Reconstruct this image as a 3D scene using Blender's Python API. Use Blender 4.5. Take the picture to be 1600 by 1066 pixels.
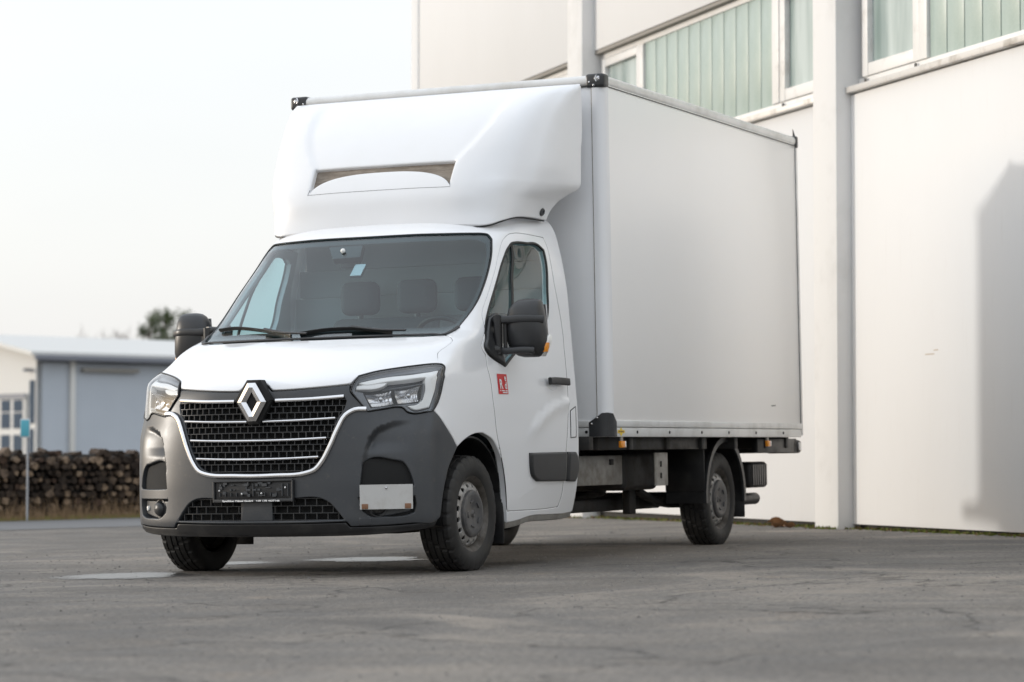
import bpy, bmesh, math, random
import numpy as np
from mathutils import Vector, Matrix
from mathutils.geometry import delaunay_2d_cdt
random.seed(7); rng = np.random.default_rng(7)
for o in list(bpy.data.objects): bpy.data.objects.remove(o)
scene = bpy.context.scene
col = scene.collection

# ------------------------------------------------------------------ camera
YAW, PITCH = math.radians(24.037), math.radians(2.506)
cd = bpy.data.cameras.new('camera'); cam = bpy.data.objects.new('camera', cd); col.objects.link(cam)
cam.location = (7.66367, -14.45154, 0.66892)
cam.rotation_euler = (math.radians(90) + PITCH, 0, YAW)
cd.sensor_width = 36; cd.lens = 95.037; cd.clip_start = .1; cd.clip_end = 3000
cd.dof.use_dof = True; cd.dof.focus_distance = 15.9; cd.dof.aperture_fstop = 2.8
scene.camera = cam

# ------------------------------------------------------------------ sky and sun
SUN_TRAVEL = Vector((.975, .190, -.148)).normalized()      # direction the light travels
SUN_EL = math.asin(-SUN_TRAVEL.z)
VEIL = .835
w = bpy.data.worlds.new('World'); scene.world = w; w.use_nodes = True
nt = w.node_tree; nt.nodes.clear()
wo = nt.nodes.new('ShaderNodeOutputWorld'); b1 = nt.nodes.new('ShaderNodeBackground'); b2 = nt.nodes.new('ShaderNodeBackground')
sky = nt.nodes.new('ShaderNodeTexSky'); sky.sky_type = 'NISHITA'; sky.sun_disc = False
sky.sun_elevation = SUN_EL
sky.sun_rotation = math.atan2(-SUN_TRAVEL.x, -SUN_TRAVEL.y)
sky.dust_density = 3.0; sky.air_density = 1.0
b1.inputs['Strength'].default_value = .05
tc = nt.nodes.new('ShaderNodeTexCoord'); mp = nt.nodes.new('ShaderNodeMapping'); mp.inputs['Scale'].default_value = (1.2, 1.2, 4.5)
nz = nt.nodes.new('ShaderNodeTexNoise'); nz.inputs['Scale'].default_value = 1.6; nz.inputs['Detail'].default_value = 4; nz.inputs['Roughness'].default_value = .5
rp = nt.nodes.new('ShaderNodeValToRGB'); rp.color_ramp.elements[0].position = .3; rp.color_ramp.elements[1].position = .7
rp.color_ramp.elements[0].color = (.84, .848, .872, 1); rp.color_ramp.elements[1].color = (.935, .937, .947, 1)
nt.links.new(tc.outputs['Generated'], mp.inputs[0]); nt.links.new(mp.outputs[0], nz.inputs['Vector']); nt.links.new(nz.outputs[0], rp.inputs[0])
# overcast veil: a little brighter towards the zenith
sx_ = nt.nodes.new('ShaderNodeSeparateXYZ'); nt.links.new(tc.outputs['Generated'], sx_.inputs[0])
mz = nt.nodes.new('ShaderNodeMath'); mz.operation = 'MAXIMUM'; mz.inputs[1].default_value = 0; nt.links.new(sx_.outputs['Z'], mz.inputs[0])
ml = nt.nodes.new('ShaderNodeMath'); ml.operation = 'MULTIPLY_ADD'; ml.inputs[1].default_value = .6*VEIL; ml.inputs[2].default_value = VEIL; nt.links.new(mz.outputs[0], ml.inputs[0])
hz = nt.nodes.new('ShaderNodeMix'); hz.data_type = 'RGBA'; hz.blend_type = 'MULTIPLY'; hz.inputs[0].default_value = 1   # thin cloud: neutral near the horizon, bluer overhead
zr = nt.nodes.new('ShaderNodeValToRGB'); zr.color_ramp.elements[0].color = (1, 1, 1, 1); zr.color_ramp.elements[1].color = (.91, .955, 1, 1); zr.color_ramp.elements[1].position = .6
nt.links.new(mz.outputs[0], zr.inputs[0]); nt.links.new(rp.outputs[0], hz.inputs[6]); nt.links.new(zr.outputs[0], hz.inputs[7])
nt.links.new(hz.outputs[2], b2.inputs['Color']); nt.links.new(ml.outputs[0], b2.inputs['Strength'])
ad = nt.nodes.new('ShaderNodeAddShader')
nt.links.new(sky.outputs[0], b1.inputs['Color']); nt.links.new(b1.outputs[0], ad.inputs[0]); nt.links.new(b2.outputs[0], ad.inputs[1]); nt.links.new(ad.outputs[0], wo.inputs[0])
sd = bpy.data.lights.new('sun', 'SUN'); sd.energy = 1.42; sd.angle = math.radians(2.6); sd.color = (1, .965, .91)
sun = bpy.data.objects.new('sun', sd); col.objects.link(sun)
sun.rotation_euler = SUN_TRAVEL.to_track_quat('-Z', 'Y').to_euler(); sun.location = (-20, 0, 12)
vs = scene.view_settings; vs.view_transform = 'Standard'; vs.look = 'None'; vs.exposure = .12; vs.gamma = 1; vs.use_curve_mapping = False
scene.cycles.max_bounces = 10; scene.cycles.transparent_max_bounces = 16

# ------------------------------------------------------------------ helpers
RT = Matrix(((0.9998784880705016, 0.0006922464962935307, -0.015573371139100296),
             (-0.0008003880934148559, 0.9999756055985198, -0.006938846213418486),
             (0.01556818784405277, 0.006950467801660667, 0.9998546506990855)))   # slope of the yard
TILT = RT.to_euler()
def gz(x, y): return (.0155734*x + .0069388*y)/.9998547

def tag(o, label=None, cat=None, group=None, kind=None):
    if label: o['label'] = label
    if cat: o['category'] = cat
    if group: o['group'] = group
    if kind: o['kind'] = kind
    return o
def empty(name, loc=(0, 0, 0), rot=None, parent=None):
    o = bpy.data.objects.new(name, None); col.objects.link(o); o.location = loc; o.empty_display_size = .2
    if rot is not None: o.rotation_euler = rot
    if parent: o.parent = parent
    return o
def link(name, me, mat, parent=None, smooth=False, ang=None):
    if mat is not None and not len(me.materials): me.materials.append(mat)
    if smooth:
        me.polygons.foreach_set('use_smooth', [True]*len(me.polygons))
        if ang: me.set_sharp_from_angle(angle=math.radians(ang))
    o = bpy.data.objects.new(name, me); col.objects.link(o)
    if parent: o.parent = parent
    return o
def frompy(name, V, F, mat, parent=None, smooth=False, ang=None):
    me = bpy.data.meshes.new(name); me.from_pydata([tuple(map(float, v)) for v in V], [], [tuple(map(int, f)) for f in F]); me.update()
    return link(name, me, mat, parent, smooth, ang)
def frombm(name, bm, mat, parent=None, smooth=False, ang=None):
    bmesh.ops.recalc_face_normals(bm, faces=bm.faces)
    me = bpy.data.meshes.new(name); bm.to_mesh(me); bm.free()
    return link(name, me, mat, parent, smooth, ang)
def bbox(bm, x0, x1, y0, y1, z0, z1, bev=0, seg=2, M=None):
    r = bmesh.ops.create_cube(bm, size=1); vv = r['verts']
    for v in vv: v.co = Vector(((x0+x1)/2 + v.co.x*(x1-x0), (y0+y1)/2 + v.co.y*(y1-y0), (z0+z1)/2 + v.co.z*(z1-z0)))
    if bev:
        ee = list({e for v in vv for e in v.link_edges})
        r = bmesh.ops.bevel(bm, geom=ee, offset=bev, segments=seg, affect='EDGES', profile=.5)
        vv = list({v for f in r['faces'] for v in f.verts} | {v for v in vv if v.is_valid})
    if M is not None: bmesh.ops.transform(bm, matrix=M, verts=vv)
    return vv
def box(name, x0, x1, y0, y1, z0, z1, mat, parent=None, bev=.004, seg=2, M=None):
    bm = bmesh.new(); bbox(bm, x0, x1, y0, y1, z0, z1, bev, seg, M)
    return frombm(name, bm, mat, parent, bev > 0, 40)
def mirx(o, parent=None):
    c = o.copy(); col.objects.link(c); c.parent = parent or o.parent; c.scale = (-o.scale.x, o.scale.y, o.scale.z); c.location.x = -o.location.x
    for ch in list(o.children):
        k = ch.copy(); col.objects.link(k); k.parent = c
    return c
def lathe(profile, n=48, axis='x'):
    # profile: list of (r, a) a along axis
    V, F = [], []
    m = len(profile)
    for i in range(n):
        th = 2*math.pi*i/n
        for r, a in profile:
            V.append((a, r*math.cos(th), r*math.sin(th)))
    for i in range(n):
        for j in range(m-1):
            F.append((i*m+j, ((i+1) % n)*m+j, ((i+1) % n)*m+j+1, i*m+j+1))
    return V, F
def sweep(name, path, nrm, sec, mat, parent=None, closed=False, smooth=True, ang=50, into=None):
    P = np.asarray(path, float); N = np.asarray(nrm, float); n = len(P)
    T = np.roll(P, -1, 0)-np.roll(P, 1, 0)
    if not closed: T[0] = P[1]-P[0]; T[-1] = P[-1]-P[-2]
    T /= np.linalg.norm(T, axis=1, keepdims=True)
    B = np.cross(N, T); B /= np.linalg.norm(B, axis=1, keepdims=True); N = np.cross(T, B)
    k = len(sec); V = []; F = []
    for i in range(n):
        for b, h in sec: V.append(P[i]+B[i]*b+N[i]*h)
    for i in range(n if closed else n-1):
        i2 = (i+1) % n
        for j in range(k):
            j2 = (j+1) % k; F.append((i*k+j, i*k+j2, i2*k+j2, i2*k+j))
    if not closed: F.append(tuple(range(k-1, -1, -1))); F.append(tuple((n-1)*k+j for j in range(k)))
    if into is not None:
        o = len(into[0]); into[0].extend(V); into[1].extend([tuple(i+o for i in f) for f in F]); return
    return frompy(name, V, F, mat, parent, smooth, ang)
def circ(r, n=8): return [(r*math.cos(2*math.pi*i/n), r*math.sin(2*math.pi*i/n)) for i in range(n)]
def rrect(w_, h_, r=.25, n=3):
    r = min(w_, h_)*r; out = []
    for cx, cy, a0 in ((w_/2-r, h_/2-r, 0), (-w_/2+r, h_/2-r, 90), (-w_/2+r, -h_/2+r, 180), (w_/2-r, -h_/2+r, 270)):
        for i in range(n):
            a = math.radians(a0+90*i/(n-1)); out.append((cx+r*math.cos(a), cy+r*math.sin(a)))
    return out
def tube(name, pts, r, mat, parent=None, n=8, closed=False, into=None):
    P = np.asarray(pts, float); T = np.gradient(P, axis=0)
    up = np.tile([0.013, .021, 1.], (len(P), 1)); m = abs(T[:, 2]) > .8*np.linalg.norm(T, axis=1)
    if m.any(): up[:] = (.97, .1, .2)
    return sweep(name, P, up, circ(r, n), mat, parent, closed=closed, into=into)

# --- polygons in a 2D domain, triangulated and draped on a surface
def densify(poly, step, closed=True, corner=38):
    P = np.asarray(poly, float); n = len(P); out = []
    def tang(i):
        if not closed and i in (0, n-1): return None
        a = P[i]-P[i-1]; b = P[(i+1) % n]-P[i]
        la, lb = np.linalg.norm(a), np.linalg.norm(b)
        if la < 1e-9 or lb < 1e-9: return None
        c = np.clip(a@b/la/lb, -1, 1)
        if math.degrees(math.acos(c)) > corner: return None
        return (a/la*lb+b/lb*la)/(la+lb)
    tg = [tang(i) for i in range(n)]
    for i in range(n if closed else n-1):
        p, q = P[i], P[(i+1) % n]; L = np.linalg.norm(q-p)
        if L < 1e-9: continue
        m0 = (tg[i] if tg[i] is not None else (q-p)/L)*L; m1 = (tg[(i+1) % n] if tg[(i+1) % n] is not None else (q-p)/L)*L
        k = max(1, int(math.ceil(L/step)))
        for j in range(k):
            s = j/k
            out.append((1+2*s)*(1-s)**2*p+s*(1-s)**2*m0+s*s*(3-2*s)*q+s*s*(s-1)*m1)
    if not closed: out.append(P[-1])
    return np.array(out)
def pip(poly, Q):
    x, y = Q[:, 0], Q[:, 1]; ins = np.zeros(len(Q), bool); n = len(poly); j = n-1
    for i in range(n):
        xi, yi = poly[i]; xj, yj = poly[j]
        if yi != yj:
            c = ((yi > y) != (yj > y)) & (x < (xj-xi)*(y-yi)/(yj-yi)+xi); ins ^= c
        j = i
    return ins
def segdist(poly, Q, closed=True):
    A = poly; B = np.roll(poly, -1, 0)
    if not closed: A = A[:-1]; B = B[:-1]
    d = np.full(len(Q), 1e9)
    for a, b in zip(A, B):
        ab = b-a; t = np.clip(((Q-a)@ab)/(ab@ab+1e-12), 0, 1)
        d = np.minimum(d, np.hypot(*(Q-a-t[:, None]*ab).T))
    return d
def tri(outer, holes, res, rim):
    loops = [outer]+holes; V = []; E = []
    for lp in loops:
        o = len(V); V += list(lp); E += [(o+i, o+(i+1) % len(lp)) for i in range(len(lp))]
    lo, hi = outer.min(0), outer.max(0)
    gx = np.arange(lo[0]+res*.5, hi[0], res); gy = np.arange(lo[1]+res*.43, hi[1], res*.87)
    G = np.array([(x+(res/2 if k % 2 else 0), y) for k, y in enumerate(gy) for x in gx]) if len(gx) and len(gy) else np.zeros((0, 2))
    def inside(Q):
        m = pip(outer, Q)
        for h in holes: m &= ~pip(h, Q)
        return m
    ext = []
    if rim > 0:
        for lp in loops:
            t = np.roll(lp, -1, 0)-np.roll(lp, 1, 0); nn = np.c_[-t[:, 1], t[:, 0]]; nn /= np.linalg.norm(nn, axis=1, keepdims=True)+1e-12
            for sg in (1, -1):
                for f in (.3, 1.05): ext.append(lp+nn*sg*rim*f)
        ext = np.concatenate(ext); dd = np.min([segdist(lp, ext) for lp in loops], axis=0)
        ext = ext[inside(ext) & (dd > rim*.22)]
    if len(G):
        G = G[inside(G)]
        if len(G):
            d = np.min([segdist(lp, G) for lp in loops], axis=0); G = G[d > max(res*.45, rim*1.5)]
    allp = V+list(ext)+list(G)
    r = delaunay_2d_cdt([Vector(p) for p in allp], E, [], 0, 1e-6)
    v2 = np.array([tuple(v) for v in r[0]]); fs = np.array([f for f in r[2]])
    c = v2[fs].mean(1); fs = fs[inside(c)]
    used = np.unique(fs); mp_ = -np.ones(len(v2), int); mp_[used] = np.arange(len(used))
    v2 = v2[used]; fs = mp_[fs]
    a, b, c = v2[fs[:, 0]], v2[fs[:, 1]], v2[fs[:, 2]]
    ar = (b-a)[:, 0]*(c-a)[:, 1]-(b-a)[:, 1]*(c-a)[:, 0]
    fs = fs[np.abs(ar) > 1e-10]; ar = ar[np.abs(ar) > 1e-10]
    fs[ar < 0] = fs[ar < 0][:, ::-1]
    dist = np.min([segdist(lp, v2) for lp in loops], axis=0)
    return v2, fs, dist
def patch(name, fn, outer, holes=(), mat=None, parent=None, res=.04, rim=.005, thick=.02, off=0., offfn=None, step=None, sm=True):
    """fn(Q)->(P,N): a domain polygon becomes a sheet-metal like panel with rolled edges."""
    step = step or res*.6
    if sm: outer = densify(outer, step); holes = [densify(h, step) for h in holes]
    else: outer = np.asarray(outer, float); holes = [np.asarray(h, float) for h in holes]
    Q, F, d = tri(outer, holes, res, rim)
    P, N = fn(Q)
    o = np.full(len(Q), float(off))
    if offfn is not None: o = o+offfn(Q)
    if rim > 0:
        k = 1-np.clip(d/rim, 0, 1); o = o-rim*(1-np.sqrt(np.clip(1-k*k, 0, 1)))
    X = P+N*o[:, None]
    # orientation
    a = np.cross(X[F[:, 1]]-X[F[:, 0]], X[F[:, 2]]-X[F[:, 0]])
    if (a*N[F[:, 0]]).sum() < 0: F = F[:, ::-1]; a = -a
    vn = np.zeros_like(X)
    for j in range(3): np.add.at(vn, F[:, j], a)
    vn /= np.linalg.norm(vn, axis=1, keepdims=True)+1e-12
    if offfn is None: sm_ = d > rim*1.02; vn[sm_] = N[sm_]
    else:
        flat = (d > rim*1.02) & (np.abs(offfn(Q)) < 1e-5); vn[flat] = N[flat]
    V = X.tolist(); FF = F.tolist(); loops = [vn[i] for f in FF for i in f]
    if thick > 0:
        cnt = set()
        for f in FF:
            for i in range(3): cnt.add((f[i], f[(i+1) % 3]))
        be = [e for e in cnt if (e[1], e[0]) not in cnt]; m2 = {}
        for e in be:
            for i in e:
                if i not in m2: m2[i] = len(V); V.append((X[i]-N[i]*thick).tolist())
        for a_, b_ in be:
            FF.append([b_, a_, m2[a_], m2[b_]]); fn_ = np.cross(X[a_]-X[b_], np.array(V[m2[a_]])-X[b_]); fn_ /= np.linalg.norm(fn_)+1e-12; loops += [fn_]*4
    me = bpy.data.meshes.new(name); me.from_pydata(V, [], FF); me.update()
    me.polygons.foreach_set('use_smooth', [True]*len(me.polygons))
    me.normals_split_custom_set([tuple(map(float, q)) for q in loops])
    return link(name, me, mat, parent)

# ------------------------------------------------------------------ materials
def mat(name, color, rough=.5, metal=0, spec=.5, coat=0, coatr=.05, build=None):
    m = bpy.data.materials.new(name); m.use_nodes = True; n = m.node_tree; p = n.nodes['Principled BSDF']
    p.inputs['Base Color'].default_value = (*color, 1); p.inputs['Roughness'].default_value = rough; p.inputs['Metallic'].default_value = metal
    p.inputs['Specular IOR Level'].default_value = spec; p.inputs['Coat Weight'].default_value = coat; p.inputs['Coat Roughness'].default_value = coatr
    if build: build(n, p)
    return m
def N(n, t, **kw):
    x = n.nodes.new('ShaderNode'+t)
    for k, v in kw.items():
        if k in x.inputs.keys() if hasattr(x.inputs, 'keys') else False: x.inputs[k].default_value = v
        else: setattr(x, k, v)
    return x
def ramp(n, fac, stops):
    r = n.nodes.new('ShaderNodeValToRGB'); e = r.color_ramp.elements
    while len(e) < len(stops): e.new(.5)
    for x, (p, c) in zip(e, stops): x.position = p; x.color = (*c, 1) if len(c) == 3 else c
    n.links.new(fac, r.inputs[0]); return r.outputs[0]
def noise(n, scale, detail=4, rough=.55, vec=None, dist=0.):
    t = n.nodes.new('ShaderNodeTexNoise'); t.inputs['Scale'].default_value = scale; t.inputs['Detail'].default_value = detail; t.inputs['Roughness'].default_value = rough; t.inputs['Distortion'].default_value = dist
    if vec is None:
        c = n.nodes.new('ShaderNodeTexCoord'); vec = c.outputs['Object']
    n.links.new(vec, t.inputs['Vector']); return t.outputs[0]
def coords(n, scale=(1, 1, 1), out='Object'):
    c = n.nodes.new('ShaderNodeTexCoord'); m = n.nodes.new('ShaderNodeMapping'); m.inputs['Scale'].default_value = scale
    n.links.new(c.outputs[out], m.inputs[0]); return m.outputs[0]
def mixc(n, fac, a, b, mode='MIX'):
    m = n.nodes.new('ShaderNodeMix'); m.data_type = 'RGBA'; m.blend_type = mode
    for sock, v in ((m.inputs[0], fac), (m.inputs[6], a), (m.inputs[7], b)):
        if hasattr(v, 'is_linked'): n.links.new(v, sock)
        elif isinstance(v, (int, float)): sock.default_value = v
        else: sock.default_value = (*v, 1)
    return m.outputs[2]
def bump(n, p, h, strength=.3, dist=.01):
    b = n.nodes.new('ShaderNodeBump'); b.inputs['Strength'].default_value = strength; b.inputs['Distance'].default_value = dist
    n.links.new(h, b.inputs['Height']); n.links.new(b.outputs[0], p.inputs['Normal'])
def dusty(base, dirt, lo=.45, hi=.75, scale=3., r0=.3, r1=.6, fine=0.):
    def f(n, p):
        a = noise(n, scale, 6, .65); fac = ramp(n, a, [(lo, (0, 0, 0)), (hi, (1, 1, 1))])
        n.links.new(mixc(n, fac, base, dirt), p.inputs['Base Color'])
        n.links.new(ramp(n, a, [(lo, (r0,)*3), (hi, (r1,)*3)]), p.inputs['Roughness'])
        if fine: bump(n, p, noise(n, 380, 2), fine, .001)
    return f
M = {}
def paint_build(n, p):
    a = noise(n, 1.1, 3, .5); n.links.new(mixc(n, ramp(n, a, [(.3, (0, 0, 0)), (.8, (.5, .5, .5))]), (.83, .838, .855), (.80, .805, .81)), p.inputs['Base Color'])
M['paint'] = mat('white_paint', (.8, .81, .83), .25, coat=.9, coatr=.03, build=paint_build)
def gel_build(n, p):
    a = noise(n, 1.7, 6, .6); n.links.new(mixc(n, ramp(n, a, [(.45, (0, 0, 0)), (.85, (.5, .5, .5))]), (.82, .828, .845), (.76, .76, .75)), p.inputs['Base Color'])
M['gel'] = mat('white_gelcoat', (.8, .81, .83), .33, coat=.25, coatr=.15, build=gel_build)
def panel_build(n, p):
    a = noise(n, .8, 4, .55, coords(n, (1, 1, .5))); b = noise(n, 3, 6, .7, coords(n, (4, 4, .22)))
    c = mixc(n, ramp(n, a, [(.3, (0, 0, 0)), (.75, (1, 1, 1))]), (.92, .905, .89), (.895, .88, .86))
    n.links.new(mixc(n, ramp(n, b, [(.62, (0, 0, 0)), (.85, (.3, .3, .3))]), c, (.78, .76, .72)), p.inputs['Base Color'])
M['panel'] = mat('box_panel', (.9, .885, .87), .3, spec=.8, coat=1., coatr=.32, build=panel_build)
M['alu'] = mat('anodised_rail', (.6, .6, .59), .42, .35, build=dusty((.74, .74, .73), (.55, .54, .51), .45, .82, 4, .36, .6))
def plastic_build(n, p):
    a = noise(n, 3.2, 7, .68); b = noise(n, 22, 5, .7)
    c = mixc(n, ramp(n, a, [(.46, (0, 0, 0)), (.8, (.8, .8, .8))]), (.038, .042, .048), (.062, .064, .065))
    n.links.new(mixc(n, ramp(n, b, [(.58, (0, 0, 0)), (.78, (.6, .6, .6))]), c, (.095, .088, .078)), p.inputs['Base Color'])
    n.links.new(ramp(n, a, [(.3, (.34,)*3), (.75, (.47,)*3)]), p.inputs['Roughness']); bump(n, p, noise(n, 520, 2), .10, .0006)
M['bumper'] = mat('bumper_plastic', (.04, .042, .046), .42, spec=.6, build=plastic_build)
M['black'] = mat('black_plastic', (.012, .012, .013), .5, build=dusty((.012, .012, .013), (.035, .034, .032), .5, .8, 6, .42, .7))
M['trim'] = mat('dark_trim', (.03, .031, .033), .42, build=dusty((.028, .029, .031), (.05, .049, .047), .5, .8, 8, .36, .5, .1))
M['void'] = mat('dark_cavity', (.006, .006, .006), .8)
M['chrome'] = mat('chrome', (.78, .79, .8), .12, 1, build=dusty((.8, .8, .81), (.5, .49, .47), .55, .85, 14, .08, .3))
M['satin'] = mat('satin_chrome', (.55, .55, .56), .22, 1)
M['rubber'] = mat('tyre_rubber', (.022, .022, .022), .75, build=dusty((.013, .013, .013), (.042, .039, .035), .45, .78, 7, .55, .85, .3))
M['steel'] = mat('wheel_steel', (.20, .19, .18), .5, .35, build=dusty((.40, .39, .375), (.17, .145, .12), .45, .72, 11, .4, .7))
M['cap'] = mat('hub_cap_plastic', (.08, .08, .08), .5, build=dusty((.062, .062, .064), (.15, .14, .13), .42, .7, 13, .4, .7))
M['seal'] = mat('rubber_seal', (.008, .008, .008), .45)
M['frit'] = mat('black_frit', (.012, .013, .014), .12)
M['inner'] = mat('cab_lining', (.48, .50, .50), .8)
M['dash'] = mat('dashboard', (.05, .052, .055), .6)
M['seat'] = mat('seat_fabric', (.075, .078, .085), .9)
M['chassis'] = mat('chassis_black', (.014, .013, .012), .7, build=dusty((.012, .012, .012), (.05, .042, .034), .45, .75, 7, .5, .9))
M['greybox'] = mat('galvanised', (.34, .33, .31), .5, .4, build=dusty((.36, .35, .33), (.2, .18, .15), .42, .75, 8, .4, .7))
M['red'] = mat('sticker_red', (.62, .018, .02), .4)
M['white'] = mat('sticker_white', (.8, .8, .8), .4)
M['yellow'] = mat('sticker_yellow', (.85, .60, .03), .45)
M['orange'] = mat('amber_lens', (.85, .30, .02), .2, coat=.6)
M['redlens'] = mat('red_lens', (.4, .01, .01), .2, coat=.6)
M['clip'] = mat('rusty_clip', (.22, .11, .06), .7)
M['platewhite'] = mat('white_plate', (.62, .615, .60), .5, build=dusty((.52, .515, .50), (.42, .40, .37), .5, .85, 10, .4, .6))
M['reflect'] = mat('lamp_reflector', (.85, .85, .86), .08, 1)
M['drl'] = mat('light_guide', (.82, .82, .80), .28, coat=.5)
M['bezel'] = mat('lamp_bezel', (.12, .13, .145), .3, coat=.3)
M['barrel'] = mat('rim_barrel', (.10, .09, .08), .6, .2, build=dusty((.11, .10, .09), (.045, .038, .03), .4, .7, 9, .5, .8))  # darker than the disc: grime, plus the barrel's inner shade put into the colour
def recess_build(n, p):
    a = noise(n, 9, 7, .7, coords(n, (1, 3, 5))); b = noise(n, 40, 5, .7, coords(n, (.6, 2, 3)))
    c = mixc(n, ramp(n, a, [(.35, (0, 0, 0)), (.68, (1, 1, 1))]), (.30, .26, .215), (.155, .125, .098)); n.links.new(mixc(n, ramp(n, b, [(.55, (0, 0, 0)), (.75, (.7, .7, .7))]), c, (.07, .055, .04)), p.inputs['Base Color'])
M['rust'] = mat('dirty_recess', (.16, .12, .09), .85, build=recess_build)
def glass(name, tint, refl=1.0, rough=0., body=None, bodyfac=0.):
    m = bpy.data.materials.new(name); m.use_nodes = True; n = m.node_tree; n.nodes.clear()
    o = n.nodes.new('ShaderNodeOutputMaterial'); t = n.nodes.new('ShaderNodeBsdfTransparent'); g = n.nodes.new('ShaderNodeBsdfGlossy'); x = n.nodes.new('ShaderNodeMixShader'); fr = n.nodes.new('ShaderNodeFresnel')
    ge = n.nodes.new('ShaderNodeNewGeometry'); mi = n.nodes.new('ShaderNodeMapRange'); mi.inputs[3].default_value = 1.5; mi.inputs[4].default_value = 1/1.5   # same Fresnel from both sides of a thin pane
    n.links.new(ge.outputs['Backfacing'], mi.inputs[0]); n.links.new(mi.outputs[0], fr.inputs[0])
    t.inputs[0].default_value = (*tint, 1); g.inputs['Roughness'].default_value = rough; g.inputs['Color'].default_value = (refl, refl, refl, 1)
    mu = n.nodes.new('ShaderNodeMath'); mu.operation = 'MULTIPLY_ADD'; mu.inputs[1].default_value = 1.4; mu.inputs[2].default_value = .0
    n.links.new(fr.outputs[0], mu.inputs[0]); n.links.new(mu.outputs[0], x.inputs[0])
    src = t.outputs[0]
    if body:
        df = n.nodes.new('ShaderNodeBsdfDiffuse'); df.inputs[0].default_value = (*body, 1); x2 = n.nodes.new('ShaderNodeMixShader'); x2.inputs[0].default_value = bodyfac
        n.links.new(t.outputs[0], x2.inputs[1]); n.links.new(df.outputs[0], x2.inputs[2]); src = x2.outputs[0]
    n.links.new(src, x.inputs[1]); n.links.new(g.outputs[0], x.inputs[2]); n.links.new(x.outputs[0], o.inputs[0]); return m
M['glass'] = glass('windscreen_glass', (.63, .80, .83), .95)
M['lens'] = glass('lamp_lens', (.93, .94, .95), 1.0)

# ------------------------------------------------------------------ truck body surfaces (metres, truck frame: x to its left side, y to its rear)
CAB=[
(.22,[(0,-.83),(.33,-.82),(.6,-.775),(.79,-.69),(.92,-.57),(.975,-.40),(.99,.2),(.995,.85),(.97,1.47)]),
(.33,[(0,-.868),(.33,-.852),(.6,-.80),(.80,-.71),(.935,-.59),(1.0,-.42),(1.005,.2),(1.01,.85),(1.0,1.47)]),
(.5,[(0,-.87),(.33,-.853),(.6,-.80),(.80,-.71),(.935,-.595),(1.0,-.42),(1.012,.22),(1.028,.85),(1.035,1.47)]),
(.65,[(0,-.868),(.33,-.85),(.6,-.795),(.8,-.705),(.935,-.593),(1.0,-.42),(1.02,.22),(1.04,.85),(1.047,1.47)]),
(.8,[(0,-.862),(.33,-.845),(.6,-.785),(.8,-.69),(.93,-.58),(1.0,-.42),(1.026,.22),(1.046,.85),(1.05,1.47)]),
(.95,[(0,-.858),(.33,-.835),(.6,-.765),(.8,-.65),(.925,-.535),(.995,-.38),(1.026,.22),(1.044,.85),(1.047,1.47)]),
(1.05,[(0,-.853),(.33,-.825),(.6,-.745),(.8,-.635),(.925,-.522),(.99,-.36),(1.02,.22),(1.038,.85),(1.04,1.47)]),
(1.10,[(0,-.835),(.33,-.805),(.6,-.725),(.8,-.615),(.925,-.518),(.987,-.35),(1.015,.22),(1.034,.85),(1.037,1.47)]),
(1.14,[(0,-.785),(.33,-.76),(.6,-.69),(.8,-.58),(.925,-.503),(.985,-.335),(1.01,.22),(1.03,.85),(1.034,1.47)]),
(1.19,[(0,-.69),(.33,-.67),(.6,-.605),(.8,-.495),(.925,-.40),(.978,-.26),(1.003,.22),(1.025,.85),(1.03,1.47)]),
(1.25,[(0,-.565),(.33,-.545),(.6,-.48),(.8,-.38),(.92,-.275),(.97,-.14),(.993,.24),(1.019,.85),(1.025,1.47)]),
(1.32,[(0,-.40),(.33,-.38),(.6,-.31),(.79,-.235),(.91,-.165),(.961,-.02),(.98,.28),(1.011,.85),(1.02,1.47)]),
(1.38,[(0,-.21),(.33,-.19),(.6,-.125),(.78,-.075),(.898,-.035),(.953,.12),(.968,.4),(1.003,.88),(1.015,1.47)]),
(1.42,[(0,-.10),(.33,-.08),(.6,-.025),(.785,.03),(.885,.08),(.94,.23),(.96,.44),(.998,.9),(1.012,1.47)]),
(1.5,[(0,-.014),(.33,.004),(.6,.06),(.77,.125),(.865,.2),(.925,.33),(.95,.5),(.988,.93),(1.005,1.47)]),
(1.71,[(0,.21),(.33,.225),(.59,.285),(.77,.36),(.85,.445),(.903,.58),(.928,.7),(.965,1.0),(.988,1.47)]),
(1.9,[(0,.41),(.33,.425),(.57,.48),(.74,.555),(.82,.645),(.87,.78),(.897,.88),(.935,1.08),(.957,1.47)]),
(2.02,[(0,.54),(.33,.555),(.55,.60),(.71,.67),(.79,.75),(.843,.86),(.87,.95),(.905,1.12),(.93,1.47)]),
(2.1,[(0,.64),(.32,.65),(.53,.69),(.68,.755),(.76,.84),(.812,.95),(.84,1.03),(.872,1.17),(.905,1.47)]),
(2.18,[(0,.80),(.3,.81),(.5,.84),(.62,.90),(.70,.98),(.755,1.07),(.785,1.14),(.815,1.25),(.85,1.47)]),
(2.25,[(0,1.1),(.2,1.1),(.35,1.12),(.45,1.16),(.52,1.2),(.57,1.25),(.6,1.3),(.63,1.36),(.66,1.47)]),
]
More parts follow.
